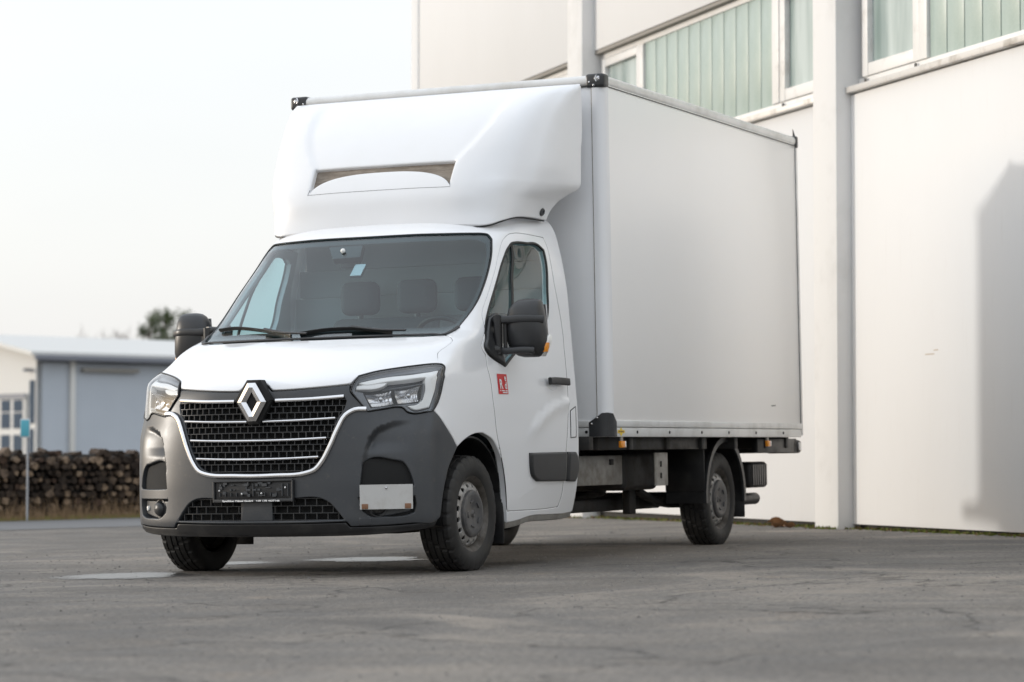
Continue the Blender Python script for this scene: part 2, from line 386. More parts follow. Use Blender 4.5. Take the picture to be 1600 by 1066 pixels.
FAIR=[
(2.10,[(0,.70),(.35,.70),(.6,.72),(.735,.765),(.81,.86),(.855,1.05),(.885,1.35)]),
(2.2,[(0,.71),(.35,.713),(.6,.74),(.75,.80),(.84,.92),(.878,1.09),(.905,1.375)]),
(2.28,[(0,.715),(.35,.72),(.6,.745),(.76,.815),(.855,.94),(.908,1.12),(.942,1.43)]),
(2.34,[(0,.73),(.35,.735),(.6,.76),(.77,.83),(.875,.965),(.950,1.15),(.995,1.51)]),
(2.385,[(0,.748),(.35,.753),(.6,.778),(.775,.848),(.884,.98),(.966,1.16),(1.043,1.585)]),
(2.42,[(0,.765),(.35,.77),(.6,.795),(.78,.87),(.89,1.0),(.972,1.17),(1.05,1.595)]),
(2.5,[(0,.81),(.35,.815),(.6,.84),(.785,.91),(.905,1.045),(.985,1.2),(1.05,1.597)]),
(2.65,[(0,.915),(.35,.92),(.6,.94),(.80,.995),(.92,1.125),(.993,1.27),(1.05,1.598)]),
(2.83,[(0,1.085),(.35,1.088),(.6,1.10),(.83,1.14),(.95,1.265),(1.005,1.38),(1.05,1.6)]),
(2.95,[(0,1.25),(.35,1.252),(.6,1.26),(.86,1.29),(.97,1.385),(1.02,1.47),(1.05,1.605)]),
(3.03,[(0,1.43),(.35,1.43),(.6,1.435),(.89,1.46),(1.0,1.515),(1.035,1.56),(1.05,1.61)]),
(3.07,[(0,1.61),(.35,1.61),(.6,1.61),(.89,1.61),(1.0,1.612),(1.035,1.615),(1.05,1.62)]),
]
def _slopes(x,y):
    # fritsch-butland style monotone slopes; y [...,n] along axis0
    h=np.diff(x)[:,None];d=np.diff(y,axis=0)/h
    m=np.zeros_like(y);m[0]=d[0];m[-1]=d[-1]
    a=d[:-1];b=d[1:];w1=2*h[1:]+h[:-1];w2=h[1:]+2*h[:-1]
    ok=a*b>0
    with np.errstate(all='ignore'):
        hm=(w1+w2)/(w1/a+w2/b)
    m[1:-1]=np.where(ok,np.nan_to_num(hm),0)
    return m
def _cat(x,y):
    h=np.diff(x)[:,None];d=np.diff(y,axis=0)/h
    m=np.zeros_like(y);m[0]=d[0];m[-1]=d[-1]
    m[1:-1]=(d[:-1]*h[1:]+d[1:]*h[:-1])/(h[1:]+h[:-1])
    return m
def herm(x,y,m,q):
    i=np.clip(np.searchsorted(x,q,side='right')-1,0,len(x)-2)
    h=(x[i+1]-x[i])[:,None];s=((q-x[i])[:,None])/h
    return (1+2*s)*(1-s)**2*y[i]+s*(1-s)**2*h*m[i]+s*s*(3-2*s)*y[i+1]+s*s*(s-1)*h*m[i+1]
class Surf:
    def __init__(S,tab,nt=121,nz=241,blur=1.2):
        zs=np.array([a for a,_ in tab]);A=np.array([b for _,b in tab],float) # L,N,2
        L,N,_=A.shape;S.N=N
        S.z0,S.z1=zs[0],zs[-1];S.nt,S.nz=nt,nz
        q=np.linspace(S.z0,S.z1,nz)
        F=A.reshape(L,-1);G=herm(zs,F,_slopes(zs,F),q).reshape(nz,N,2)
        tt=np.linspace(0,N-1,nt);xs=np.arange(N,dtype=float)
        H=G.transpose(1,0,2).reshape(N,-1);K=herm(xs,H,_cat(xs,H),tt).reshape(nt,nz,2)
        # symmetric-aware blur along t and z
        k=np.exp(-.5*(np.arange(-4,5)/blur)**2);k/=k.sum()
        mir=K[4:0:-1].copy();mir[...,0]*=-1
        ext=2*K[-1:]-K[-2:-6:-1]
        B=np.concatenate([mir,K,ext]);K=sum(k[j]*B[j:j+nt] for j in range(9))
        t0=2*K[:,:1]-K[:,4:0:-1];t1=2*K[:,-1:]-K[:,-2:-6:-1]
        B=np.concatenate([t0,K,t1],1);K=sum(k[j]*B[:,j:j+nz] for j in range(9))
        K[0,:,0]=0
        S.K=K
    def P(S,t,z):
        t=np.asarray(t,float);z=np.asarray(z,float)
        sg=np.where(t<0,-1,1);t=np.abs(t)
        a=np.clip(t/(S.N-1)*(S.nt-1),0,S.nt-1.0001);b=(z-S.z0)/(S.z1-S.z0)*(S.nz-1)
        b=np.clip(b,0,S.nz-1.0001)
        i=a.astype(int);j=b.astype(int);u=(a-i)[...,None];v=(b-j)[...,None];K=S.K
        r=(1-u)*(1-v)*K[i,j]+u*(1-v)*K[i+1,j]+(1-u)*v*K[i,j+1]+u*v*K[i+1,j+1]
        return np.stack([r[...,0]*sg,r[...,1],z],-1)
    def Nn(S,t,z,e=.06,ez=.012):
        t=np.asarray(t,float);z=np.asarray(z,float)
        a=S.P(t+e,z)-S.P(t-e,z);b=S.P(t,np.clip(z+ez,S.z0,S.z1))-S.P(t,np.clip(z-ez,S.z0,S.z1))
        n=np.cross(a,b);return n/np.linalg.norm(n,axis=-1,keepdims=True)
cabS = Surf(CAB); fairS = Surf(FAIR, nt=151, nz=241, blur=.75)
KT = .27
def cabfn(kz=1.):
    def fn(Q):
        t, z = Q[:, 0]/KT, Q[:, 1]/kz; return cabS.P(t, z), cabS.Nn(t, z)
    return fn
def D(pts, kz=1., sgn=1): return [(sgn*t*KT, z*kz) for t, z in pts]
def both(right, kz=1.):
    """right-hand chain from the centre line (t>=0) plus its mirror image: a full-width closed polygon"""
    R = D(right, kz); return R+[(-a, b) for a, b in reversed(R) if a > 1e-6]
def cpath(pts, step=.03, off=0., kz=1., closed=False, sm=True):
    q = np.array(D(pts, kz)); q = densify(q, step, closed) if sm else q
    P, Nn_ = cabfn(kz)(q); return P+Nn_*off, Nn_

truck = empty('box_truck', (0, 0, 0), TILT)
tag(truck, 'white box truck with dark grey bumper and roof deflector parked beside the hall', 'box truck')

HEAD = [(1.87,1.056),(1.91,1.099),(1.96,1.139),(2.27,1.163),(2.74,1.183),(3.34,1.199),(4.11,1.207),(4.44,1.201),(4.74,1.177),(4.87,1.131),(4.8,1.059),(4.67,.989),(4.47,.941),(4.08,.931),(3.5,.926),(3.37,.934),(3.22,.957),(3.1,.961),(2.65,.95),(2.29,.937),(2.09,.994)]
WS_R = [(0,2.053),(.9,2.054),(1.86,2.052),(2.9,2.051),(3.34,2.05),(3.72,2.04),(3.96,2.012),(4.04,1.936),(4.11,1.80),(4.14,1.70),(4.13,1.61),(4.0,1.53),(3.72,1.45),(3.34,1.394)]
WS_BOT = [(3.34,1.394),(2.5,1.392),(1.6,1.391),(.8,1.389),(0,1.388)]
HOODSIDE = [(3.54,1.384),(3.9,1.366),(4.02,1.352),(4.02,1.336),(3.91,1.314),(3.74,1.288),(3.70,1.275),(3.78,1.256),(4.12,1.210)]
HOODLIP = [(0,1.128),(.08,1.126),(.2,1.106),(.32,1.071),(.6,1.073),(.96,1.079),(1.4,1.088),(1.84,1.099),(1.97,1.142),(2.27,1.167),(2.74,1.187),(3.34,1.203),(4.12,1.210)]
FENDEDGE = [(4.49,.939),(4.79,.902),(4.97,.861),(5.16,.794),(5.28,.728)]
BUMPARCH = [(5.28,.728),(5.2,.677),(5.09,.613),(5.01,.546),(4.94,.478),(4.87,.4),(4.81,.328)]
ARCH = [(5.28,.728),(5.39,.762),(5.5,.788),(5.62,.806),(5.76,.81),(5.93,.777),(6.07,.71),(6.18,.629),(6.27,.489),(6.33,.335)]
DOOR = [(6.34,.338),(6.21,.585),(6.13,.69),(6.05,.79),(6.01,.91),(5.98,1.007),(5.97,1.129),(5.88,1.274),(5.06,1.458),(4.66,1.542),(4.53,1.67),(4.47,1.808),(4.46,1.913),(4.63,2.002),(4.92,2.043),(5.51,2.061),(6.64,2.063),(7.45,2.054),(7.53,1.99),(7.56,1.90),(7.6,1.77),(7.67,1.641),(7.73,1.528),(7.77,1.243),(7.75,1.039),(7.71,.877),(7.67,.756),(7.62,.537),(7.6,.40),(7.55,.347),(7.37,.342)]
WIN = [(5.61,1.365),(5.18,1.442),(5.01,1.531),(4.9,1.605),(4.78,1.741),(4.77,1.864),(4.92,1.933),(5.23,1.978),(5.86,2.0),(6.6,2.001),(7.2,1.995),(7.37,1.968),(7.4,1.907),(7.39,1.702),(7.38,1.583),(7.3,1.478),(6.91,1.39),(6.59,1.299),(6.34,1.213),(5.96,1.275)]
CHROMEU = [(2.26,.949),(2.0,.947),(1.8,.918),(1.65,.847),(1.48,.74),(1.32,.657),(1.17,.61),(.96,.59),(.39,.58),(0,.577)]
SILL = [(6.36,.27),(6.56,.278),(6.85,.301),(7.37,.302),(7.85,.305),(7.98,.312)]

# ---- painted shell: roof, A-pillars, fenders, sills, rear pillars
right = WS_R+HOODSIDE+[(4.46,1.203),(4.77,1.178),(4.90,1.131),(4.83,1.059),(4.70,.989)]+FENDEDGE+ARCH[1:]+SILL+[(7.98,.8),(7.98,1.4),(7.98,2.24)]
shell = patch('cab_shell', cabfn(), both(right), [D(DOOR), [(-a, b) for a, b in D(DOOR)]], M['paint'], truck, res=.035, rim=.005, thick=.03)
box('roof_skin', -.66, .66, 1.0, 1.47, 2.225, 2.24, M['paint'], truck)
# ---- hood
HK = 2.2
hood = patch('hood', cabfn(HK), both(HOODLIP[:-1]+list(reversed(HOODSIDE))[0:]+[(2.5,1.384),(1.6,1.384),(.8,1.382),(0,1.381)], HK), (), M['paint'], truck, res=.04, rim=.007, thick=.03)
P_, N_ = cpath(HOODSIDE, .03, -.004, kz=HK); hg = sweep('hood_gap', P_, N_, [(-.0035, -.002), (.0035, -.002), (.0035, .001), (-.0035, .001)], M['seal'], hood); mirx(hg)
# ---- black cavity right behind the panel gaps of the nose
patch('nose_backing', cabfn(), both([(0,1.11),(1.8,1.08),(3.4,1.19),(4.3,1.19),(4.75,1.13),(4.6,.95),(4.7,.85),(5.0,.72),(4.9,.55),(4.7,.30),(3,.29),(0,.29)]), (), M['void'], truck, res=.08, rim=0, thick=0, off=-.10)

# ---- doors
def crease_off(Q):
    cr = np.array(D([(6.6,.74),(6.77,.821),(6.91,.875),(7.1,.927),(7.26,.964),(7.45,.997),(7.69,1.015),(8.1,1.029)]))
    d = segdist(cr, Q, closed=False)
    zz = np.interp(Q[:, 0], cr[:, 0], cr[:, 1], left=-9)
    below = Q[:, 1] < zz
    fade = np.clip((Q[:, 0]/KT-6.62)/.25, 0, 1)*np.clip((Q[:, 1]-.72)/.12, 0, 1)
    return np.where(below, .016*np.exp(-(d/.045)**2), .016*np.exp(-(d/.010)**2))*fade
door = patch('door', cabfn(), D(DOOR), [D(WIN)], M['paint'], truck, res=.028, rim=.006, thick=.035, offfn=crease_off)
door['label'] = 'cab door with the red square sticker, facing the hall'
patch('window_pane', cabfn(), D(WIN), (), M['glass'], door, res=.06, rim=0, thick=0, off=-.014)
P_, N_ = cpath(WIN, .02, -.004, closed=True); sweep('window_seal', P_, N_, rrect(.016, .012), M['seal'], door, closed=True)
P_, N_ = cpath([(5.5,1.985),(5.85,1.82),(6.22,1.66),(6.42,1.47),(6.57,1.305)], .03, -.008); sweep('window_divider', P_, N_, rrect(.022, .014), M['seal'], door)
P_, N_ = cpath(DOOR, .03, -.0035, closed=True); sweep('door_gap', P_, N_, [(-.0035, -.002), (.0035, -.002), (.0035, .001), (-.0035, .001)], M['seal'], door, closed=True)
MOLD = [(6.74,.688),(7.2,.690),(7.63,.691),(7.63,.508),(6.93,.512),(6.82,.542),(6.76,.609)]
patch('door_moulding', cabfn(), D(MOLD), (), M['trim'], door, res=.03, rim=.012, thick=.03, off=.020)
# handle with its dished recess
hd = patch('handle_recess', cabfn(), D([(7.23,1.125),(7.26,1.16),(7.36,1.18),(7.46,1.16),(7.5,1.125),(7.46,1.088),(7.36,1.07),(7.26,1.088)]), (), M['satin'], door, res=.015, rim=.004, thick=.004, off=.001)
hd.data.materials.clear(); hd.data.materials.append(M['paint'])
P_, N_ = cpath([(7.19,1.128),(7.3,1.130),(7.5,1.130),(7.66,1.128)], .02, .034); sweep('door_handle', P_, N_, rrect(.046, .024, .3), M['black'], door)
# red sticker with its lettering
st = patch('door_sticker', cabfn(), D([(6.115,1.163),(6.325,1.162),(6.315,1.042),(6.105,1.041)]), (), M['red'], door, res=.03, rim=0, thick=0, off=.0025, sm=False)
st['label'] = 'small red square sticker with white letters'
def text_mesh(txt, size, bold=0.):
    cu = bpy.data.curves.new('lettering', 'FONT'); cu.body = txt; cu.size = size; cu.align_x = 'LEFT'; cu.offset = bold; cu.resolution_u = 3
    o = bpy.data.objects.new('lettering', cu); col.objects.link(o); bpy.context.view_layer.update()
    me = bpy.data.meshes.new_from_object(o.evaluated_get(bpy.context.evaluated_depsgraph_get())); bpy.data.objects.remove(o); bpy.data.curves.remove(cu); return me
def drape_text(name, txt, t0, z0, size, m_, parent, off, sx=1., bold=0., fit=None):
    me = text_mesh(txt, size, bold); co = np.array([v.co for v in me.vertices])
    if fit: co[:, 0] *= fit/(co[:, 0].max()-co[:, 0].min())
    # local arc length -> t
    tt = np.linspace(t0-1.5, t0+2.5, 400); pp = cabS.P(tt, np.full(400, z0)); s = np.r_[0, np.cumsum(np.linalg.norm(np.diff(pp, axis=0), axis=1))]
    s0 = np.interp(t0, tt, s); t = np.interp(s0+co[:, 0]*sx, s, tt); z = z0+co[:, 1]
    X = cabS.P(t, z)+cabS.Nn(t, z)*off
    for v, x in zip(me.vertices, X): v.co = x
    me.materials.clear(); return link(name, me, m_, parent)
drape_text('lettering', 'R', 6.135, 1.074, .080, M['white'], door, .006, bold=.002, fit=.040)
drape_text('lettering', 'e', 6.250, 1.122, .055, M['white'], door, .006, bold=.0015, fit=.024)
drape_text('lettering', 'd', 6.240, 1.074, .060, M['white'], door, .006, bold=.002, fit=.028)
for k, (a, b) in enumerate([((6.135,1.062),(6.15,1.062)),((6.17,1.062),(6.235,1.061)),((6.25,1.061),(6.295,1.061)),((6.19,1.0505),(6.29,1.0502))]):
    P_, N_ = cpath([a, b], .02, .004); sweep('lettering_line', P_, N_, [(-.003, -.001), (.003, -.001), (.003, .001), (-.003, .001)], M['white'], door)
# inner lining of the door, seen through the windscreen
patch('door_lining', cabfn(), D(DOOR), [D(WIN)], M['inner'], door, res=.08, rim=0, thick=0, off=-.045)
# the far-side door is the same door without the sticker
door2 = door.copy(); col.objects.link(door2); door2.parent = truck; door2.scale = (-1, 1, 1); door2['label'] = 'cab door on the side away from the hall'
for ch in list(door.children):
    if ch.name.split('.')[0] in ('door_sticker', 'lettering', 'lettering_line'): continue
    k = ch.copy(); col.objects.link(k); k.parent = door2
# rear-pillar moulding, filler flap, sills
for o in (patch('side_moulding', cabfn(), D([(7.66,.691),(7.86,.691),(7.9,.67),(7.9,.52),(7.87,.503),(7.66,.507)]), (), M['trim'], truck, res=.03, rim=.012, thick=.03, off=.020),):
    mirx(o)
flap = patch('filler_flap', cabfn(), D([(7.77,.95),(7.91,.978),(7.90,.785),(7.76,.780)]), (), M['paint'], truck, res=.03, rim=.005, thick=.01, off=.004)
P_, N_ = cpath([(7.77,.95),(7.91,.978),(7.90,.785),(7.76,.780)], .03, .001, closed=True, sm=True); sweep('flap_gap', P_, N_, [(-.003, -.002), (.003, -.002), (.003, .002), (-.003, .002)], M['seal'], flap, closed=True)
P_, N_ = cpath(SILL, .04, -.03); sl = sweep('sill_flange', P_-np.array([0, 0, .016]), N_, rrect(.05, .03), M['greybox'], truck); mirx(sl)

# ---- windscreen
wsR = [(t, z) for t, z in WS_R]; ws_poly = both(wsR+WS_BOT[1:])
ws = patch('windscreen', cabfn(), ws_poly, (), M['glass'], truck, res=.05, rim=0, thick=0, off=-.006)
inn = both([(0,2.012),(1.9,2.012),(3.2,2.008),(3.62,1.985),(3.76,1.93),(3.86,1.80),(3.9,1.70),(3.87,1.62),(3.70,1.52),(3.42,1.465),(3.0,1.452),(1.5,1.448),(0,1.446)])
patch('black_border', cabfn(), ws_poly, [inn], M['frit'], ws, res=.05, rim=0, thick=0, off=-.010)
patch('sensor_housing', cabfn(), D([(-.75,2.02),(-.02,2.02),(.06,1.93),(-.5,1.925)]), (), M['frit'], ws, res=.05, rim=.002, thick=.04, off=-.014)
bm = bmesh.new(); bmesh.ops.create_uvsphere(bm, u_segments=12, v_segments=8, radius=.016); sp = frombm('rain_sensor', bm, M['drl'], ws, True)
sp.location = Vector(cabS.P(-.33, 1.965))+Vector((0, -.003, 0))
P_, N_ = cpath(wsR, .03, -.001); sg = sweep('screen_seal', P_, N_, rrect(.009, .006), M['seal'], ws); mirx(sg)
P_, N_ = cpath([(0,1.389),(1.5,1.391),(2.8,1.393),(3.36,1.395),(3.7,1.44)], .04, .004); cw = sweep('cowl_strip', P_, N_, rrect(.022, .010), M['black'], ws); mirx(cw)
# toll badge on the glass
patch('toll_badge', cabfn(), D([(.03,1.81),(.25,1.81),(.25,1.885),(.03,1.885)]), (), M['satin'], ws, res=.05, rim=.004, thick=.02, off=-.016)
# wipers
def wiper(a):
    wp = empty('wiper', parent=truck)
    P_, N_ = cpath(a, .02, .012); sweep('wiper_blade', P_, N_, [(-.004, -.014), (.004, -.014), (.007, .0), (.002, .012), (-.002, .012), (-.007, 0)], M['black'], wp)
    q = np.array(a); mid = q[len(q)//2]; end = q[-1]+np.array([.35, -.004])
    P_, N_ = cpath([tuple(mid), tuple((mid+end)/2+np.array([.05, -.012])), tuple(end)], .03, .026); sweep('wiper_arm', P_, N_, rrect(.018, .010), M['black'], wp)
wiper([(-2.95,1.470),(-1.96,1.475),(-1.17,1.448),(-.45,1.405)])
wiper([(-.31,1.416),(.13,1.436),(.67,1.439),(1.19,1.424),(1.6,1.406)])

# ---- grille panel, bumper, lamps
GRILLE = [(0,1.006),(.6,1.008),(1.2,1.014),(1.74,1.022),(1.80,1.0),(1.76,.955),(1.62,.90),(1.55,.845),(1.40,.74),(1.25,.667),(1.12,.626),(.95,.606),(.39,.597),(0,.594)]
lip = [(0,1.118),(.08,1.116),(.18,1.098),(.30,1.063),(.6,1.066),(.96,1.072),(1.4,1.081),(1.83,1.091)]
gp = patch('grille_panel', cabfn(), both(lip+[(1.85,1.06),(2.07,.994),(2.24,.949)]+CHROMEU[1:]), [both(GRILLE)], M['bumper'], truck, res=.03, rim=.005, thick=.05, off=-.004)
patch('grille_backing', cabfn(), both(GRILLE), (), M['void'], gp, res=.06, rim=0, thick=0, off=-.045)
# staggered mesh of the grille, sunk behind the panel
GV = ([], [])
gz_ = np.array([q[1] for q in GRILLE[3:]])[::-1]; gt_ = np.array([q[0] for q in GRILLE[3:]])[::-1]
def half_t(z): return float(np.interp(z, gz_, gt_))
rows = [1.010, .974, .938, .902]; rows += [.900-.0365*k for k in range(1, 4)]; rows += [rows[-1]-.0365*k for k in range(1, 4)]; rows += [rows[-1]-.034, .605]
sec = rrect(.006, .026, .3, 2)
def bar(za, t0, t1, s=sec, off=-.020):
    n = max(2, int((t1-t0)/.12)); t = np.linspace(t0, t1, n); P = cabS.P(t, np.full(n, za)); Nv = cabS.Nn(t, np.full(n, za)); sweep('', P+Nv*off, Nv, s, None, into=GV)
for z in rows: h = half_t(z)+.03; bar(z, -h, h)
for i in range(len(rows)-1):
    z1, z0 = rows[i], rows[i+1]; h = half_t((z0+z1)/2); step = .150; k0 = (.5 if i % 2 else 0.)
    k = -40
    while k < 41:
        t = (k+k0)*step; k += 1
        if abs(t) > h: continue
        P = cabS.P(np.array([t, t]), np.array([z0, z1])); Nv = cabS.Nn(np.array([t, t]), np.array([z0, z1])); sweep('', P+Nv*-.020, Nv, sec, None, into=GV)
gm = frompy('grille_mesh', GV[0], GV[1], M['trim'], gp); gm['kind'] = 'stuff'
def strip(name, pts, wd, ht, off, m_, par, taper=None):
    P_, N_ = cpath(pts, .03, off); return sweep(name, P_, N_, rrect(wd, ht, .45, 4), m_, par)
cu_ = strip('chrome_frame', [(-a, b) for a, b in CHROMEU[:-1]]+[(a, b) for a, b in reversed(CHROMEU)], .029, .024, .005, M['chrome'], gp)
for s in (1, -1): strip('chrome_bar', [(s*.40,.999+.010),(s*1.0,1.012),(s*1.74,1.024)], .022, .018, .004, M['chrome'], gp)
for s in (1, -1): strip('chrome_bar', [(s*.16,.890),(s*.8,.893),(s*1.58,.902)], .015, .018, -.003, M['chrome'], gp)
strip('chrome_bar', [(-1.40,.790),(-.7,.783),(0,.781),(.7,.783),(1.40,.790)], .015, .018, -.003, M['chrome'], gp)
strip('chrome_bar', [(-1.24,.683),(-.6,.676),(0,.674),(.6,.676),(1.24,.683)], .015, .018, -.003, M['chrome'], gp)
# diamond badge
bg = empty('badge', parent=truck)
def flatfn(c, ny=(0, -1, 0)):
    def fn(Q): return np.c_[Q[:, 0]+c[0], np.full(len(Q), c[1]), Q[:, 1]+c[2]], np.tile(np.array(ny, float), (len(Q), 1))
    return fn
BY = -.880
dm = lambda a, b: [(0, b), (a, 0), (0, -b), (-a, 0)]
hexo = [(-.042,.128),(.042,.128),(.122,.012),(.036,-.128),(-.036,-.128),(-.122,.012)]
patch('badge_plate', flatfn((0, BY, 1.003)), hexo, (), M['void'], bg, res=.04, rim=.012, thick=.06, sm=False)
# faceted rhombus: outer flat, bevel facets towards the hole
V, F = [], []
o_ = [(-.026,.110),(.026,.110),(.094,0),(.026,-.110),(-.026,-.110),(-.094,0)]
i_ = [(-.0,.058),(.0,.058),(.036,0),(0,-.058),(-0,-.058),(-.036,0)]
m_ = [((a[0]+b[0])/2, (a[1]+b[1])/2) for a, b in zip(o_, i_)]
for lst, y in ((o_, BY-.002), (o_, BY-.012), (m_, BY-.024), (i_, BY-.012), (i_, BY-.002)):
    for a, b in lst: V.append((a, y, 1.003+b))
for r in range(4):
    for j in range(6): F.append((r*6+j, r*6+(j+1) % 6, (r+1)*6+(j+1) % 6, (r+1)*6+j))
bm = bmesh.new(); vv = [bm.verts.new(v) for v in V]
for f in F:
    try: bm.faces.new([vv[i] for i in f])
    except ValueError: pass
bmesh.ops.remove_doubles(bm, verts=bm.verts, dist=1e-5); frombm('diamond_emblem', bm, M['chrome'], bg)

# fog lamp openings and lower grille
FOGUP = [(2.16,.51),(2.22,.64),(2.28,.653),(3.1,.657),(3.35,.645),(3.5,.613),(3.63,.565),(3.72,.512),(3.0,.508)]
FOGLO = [(2.12,.449),(2.9,.45),(3.74,.452),(3.77,.40),(3.70,.358),(3.4,.343),(2.8,.338),(2.4,.342),(2.22,.37)]
LOWER = [(0,.449),(.6,.447),(1.34,.44),(1.47,.42),(1.56,.395),(1.78,.325),(1.2,.321),(0,.319)]
BROW = np.array(D([(2.12,.60),(2.19,.659),(2.27,.735),(2.35,.792),(2.55,.848),(2.99,.881),(3.7,.893),(4.3,.893)]))
def brow_off(Q):
    q = np.c_[np.abs(Q[:, 0]), Q[:, 1]]
    poly = np.vstack([BROW, [(4.3*KT, .60)]])
    ins = pip(poly, q); d = segdist(BROW, q, closed=False)
    t = q[:, 0]/KT
    e_ = np.clip(d/.032, 0, 1); dep = .047*e_*e_*(3-2*e_)*np.clip(1-(t-2.45)/1.25, 0, 1)**1.3
    ztop = np.clip((.90-q[:, 1])/.14, 0, 1)
    low = np.clip((q[:, 1]-.60)/.05, 0, 1)
    # below the horizontal edge line the panel comes back out
    back = np.where(q[:, 1] < .758, np.clip((q[:, 1]-.655)/.103, .45, 1), 1)
    return np.where(ins, -dep*low*back, 0)
bump_right = list(reversed(CHROMEU))+[(2.31,.934),(2.65,.945),(3.1,.956),(3.22,.952),(3.37,.929),(3.5,.921),(4.08,.926),(4.45,.936)]+FENDEDGE[1:]+BUMPARCH[1:]+[(4.74,.318),(3.6,.298),(2.6,.288),(1.92,.284),(1.84,.312),(1.0,.306),(0,.304)]
fog2 = [[(s*a, b) for a, b in D(L)] for s in (1, -1) for L in (FOGUP, FOGLO)]
bumper = patch('front_bumper', cabfn(), both(bump_right), fog2+[both(LOWER)], M['bumper'], truck, res=.0135, rim=.006, thick=.05, offfn=brow_off, step=.012)
# lower lip and valance
patch('bumper_lip', cabfn(), both([(0,.300),(1.0,.301),(1.81,.306),(1.88,.279),(2.6,.282),(3.6,.291),(4.74,.312),(4.6,.27),(3.6,.25),(2.2,.232),(1.0,.226),(0,.224)]), (), M['black'], bumper, res=.03, rim=.006, thick=.06, off=-.006)
V = []; F = []
for t in np.linspace(-4.6, 4.6, 60):
    a = cabS.P(t, .236+.01*abs(t)); V += [tuple(a), (a[0]*.93, a[1]*.3+.02, .25)]
F = [(2*i, 2*i+2, 2*i+3, 2*i+1) for i in range(59)]
frompy('splash_tray', V, F, M['chassis'], bumper)
for s in (1, -1):
    sg = 'fog_recess'
    patch(sg, cabfn(), [(s*a, b) for a, b in D([(2.0,.32),(2.05,.67),(3.85,.67),(3.85,.32)])], (), M['black'], bumper, res=.06, rim=0, thick=0, off=-.048, sm=False)
    patch('duct_panel', cabfn(), [(s*a, b) for a, b in D([(2.10,.497),(2.12,.668),(3.80,.668),(3.80,.497)])], (), M['void'], bumper, res=.06, rim=0, thick=0, off=-.022, sm=False)
    # lamp pocket: round lens in a shaped bezel with a side reflector
    bz = patch('fog_bezel', cabfn(), [(s*a, b) for a, b in D([(2.2,.442),(3.68,.444),(3.70,.40),(3.62,.362),(3.3,.352),(2.5,.350),(2.32,.375)])], (), M['bumper'], bumper, res=.03, rim=.01, thick=.04, off=-.028)
    c = Vector(cabS.P(s*2.62, .394)); nv = Vector(cabS.Nn(s*2.62, .394))
    V, F = lathe([(.0, .026), (.018, .024), (.034, .017), (.043, .004), (.045, -.02), (.052, -.02), (.052, -.006), (.058, -.006), (.058, -.04)], 28)
    fl = frompy('fog_lamp', V, F, M['trim'], bumper, True, 50); fl.rotation_euler = nv.to_track_quat('X', 'Z').to_euler(); fl.location = c+nv*-.022
    V, F = lathe([(.0, .008), (.014, .006), (.017, -.01)], 14)
    fb = frompy('fog_button', V, F, M['drl'], bumper, True, 50); nv = Vector(cabS.Nn(s*3.4, .394)); fb.rotation_euler = nv.to_track_quat('X', 'Z').to_euler(); fb.location = Vector(cabS.P(s*3.4, .396))+nv*-.024
# lower grille: staggered mesh and plain middle block
GV = ([], []); rows2 = [.447, .405, .363, .321]
def half2(z): return float(np.interp(z, [.319, .325, .395, .42, .44], [1.78, 1.78, 1.56, 1.47, 1.34]))
for z in rows2: h = half2(z); bar(z, -h, h, off=-.03)
for i in range(3):
    z1, z0 = rows2[i], rows2[i+1]; h = half2((z0+z1)/2)
    for k in range(-12, 13):
        t = (k+(.5 if i % 2 else 0))*.235
        if abs(t) > h: continue
        P = cabS.P(np.array([t, t]), np.array([z0, z1])); Nv = cabS.Nn(np.array([t, t]), np.array([z0, z1])); sweep('', P+Nv*-.03, Nv, sec, None, into=GV)
lm = frompy('lower_mesh', GV[0], GV[1], M['trim'], bumper); lm['kind'] = 'stuff'
patch('lower_backing', cabfn(), both([(0,.46),(1.5,.45),(1.9,.32),(0,.31)]), (), M['void'], bumper, res=.08, rim=0, thick=0, off=-.06)
patch('grille_block', cabfn(), both([(0,.455),(.30,.455),(.31,.32),(0,.318)]), (), M['bumper'], bumper, res=.05, rim=.004, thick=.03, off=-.012, sm=False)
tw = patch('towing_cap', cabfn(), D([(2.13,.335),(2.42,.334),(2.43,.292),(2.12,.290)]), (), M['bumper'], bumper, res=.03, rim=.004, thick=.008, off=.0035)
# number-plate holder with its clips and print line
ph = empty('plate_holder', parent=truck)
def pf(off, t0=0): return cabfn()
hold = D([(-.80,.552),(.76,.556),(.76,.430),(-.80,.428)])
patch('holder_tray', cabfn(), hold, (), M['black'], ph, res=.05, rim=.004, thick=.018, off=.014, sm=False)
P_, N_ = cpath([(-.785,.549),(.745,.553),(.745,.433),(-.785,.431)], .05, .020, closed=True, sm=False)
for a, b in (((-.785,.549),(.745,.553)), ((-.785,.436),(.745,.438)), ((-.785,.549),(-.785,.431)), ((.745,.553),(.745,.433))):
    P_, N_ = cpath([a, b], .04, .019); sweep('holder_rim', P_, N_, rrect(.012, .012), M['trim'], ph)
GV = ([], [])
for _ in range(34):
    t = random.uniform(-.68, .66); z = random.choice([.468, .482, .5, .512, .528, .538]); wd = random.uniform(.02, .1)
    P_, N_ = cpath([(t, z), (min(t+wd, .72), z)], .05, .017); sweep('', P_, N_, rrect(random.choice([.006, .012, .018]), .008, .2, 2), None, into=GV)
for t in np.arange(-.66, .7, .11):
    P_, N_ = cpath([(t, .464), (t, .535 if random.random() < .4 else .484)], .05, .017); sweep('', P_, N_, rrect(.005, .009, .2, 2), None, into=GV)
hr = frompy('holder_ribs', GV[0], GV[1], M['bumper'], ph); hr['kind'] = 'stuff'
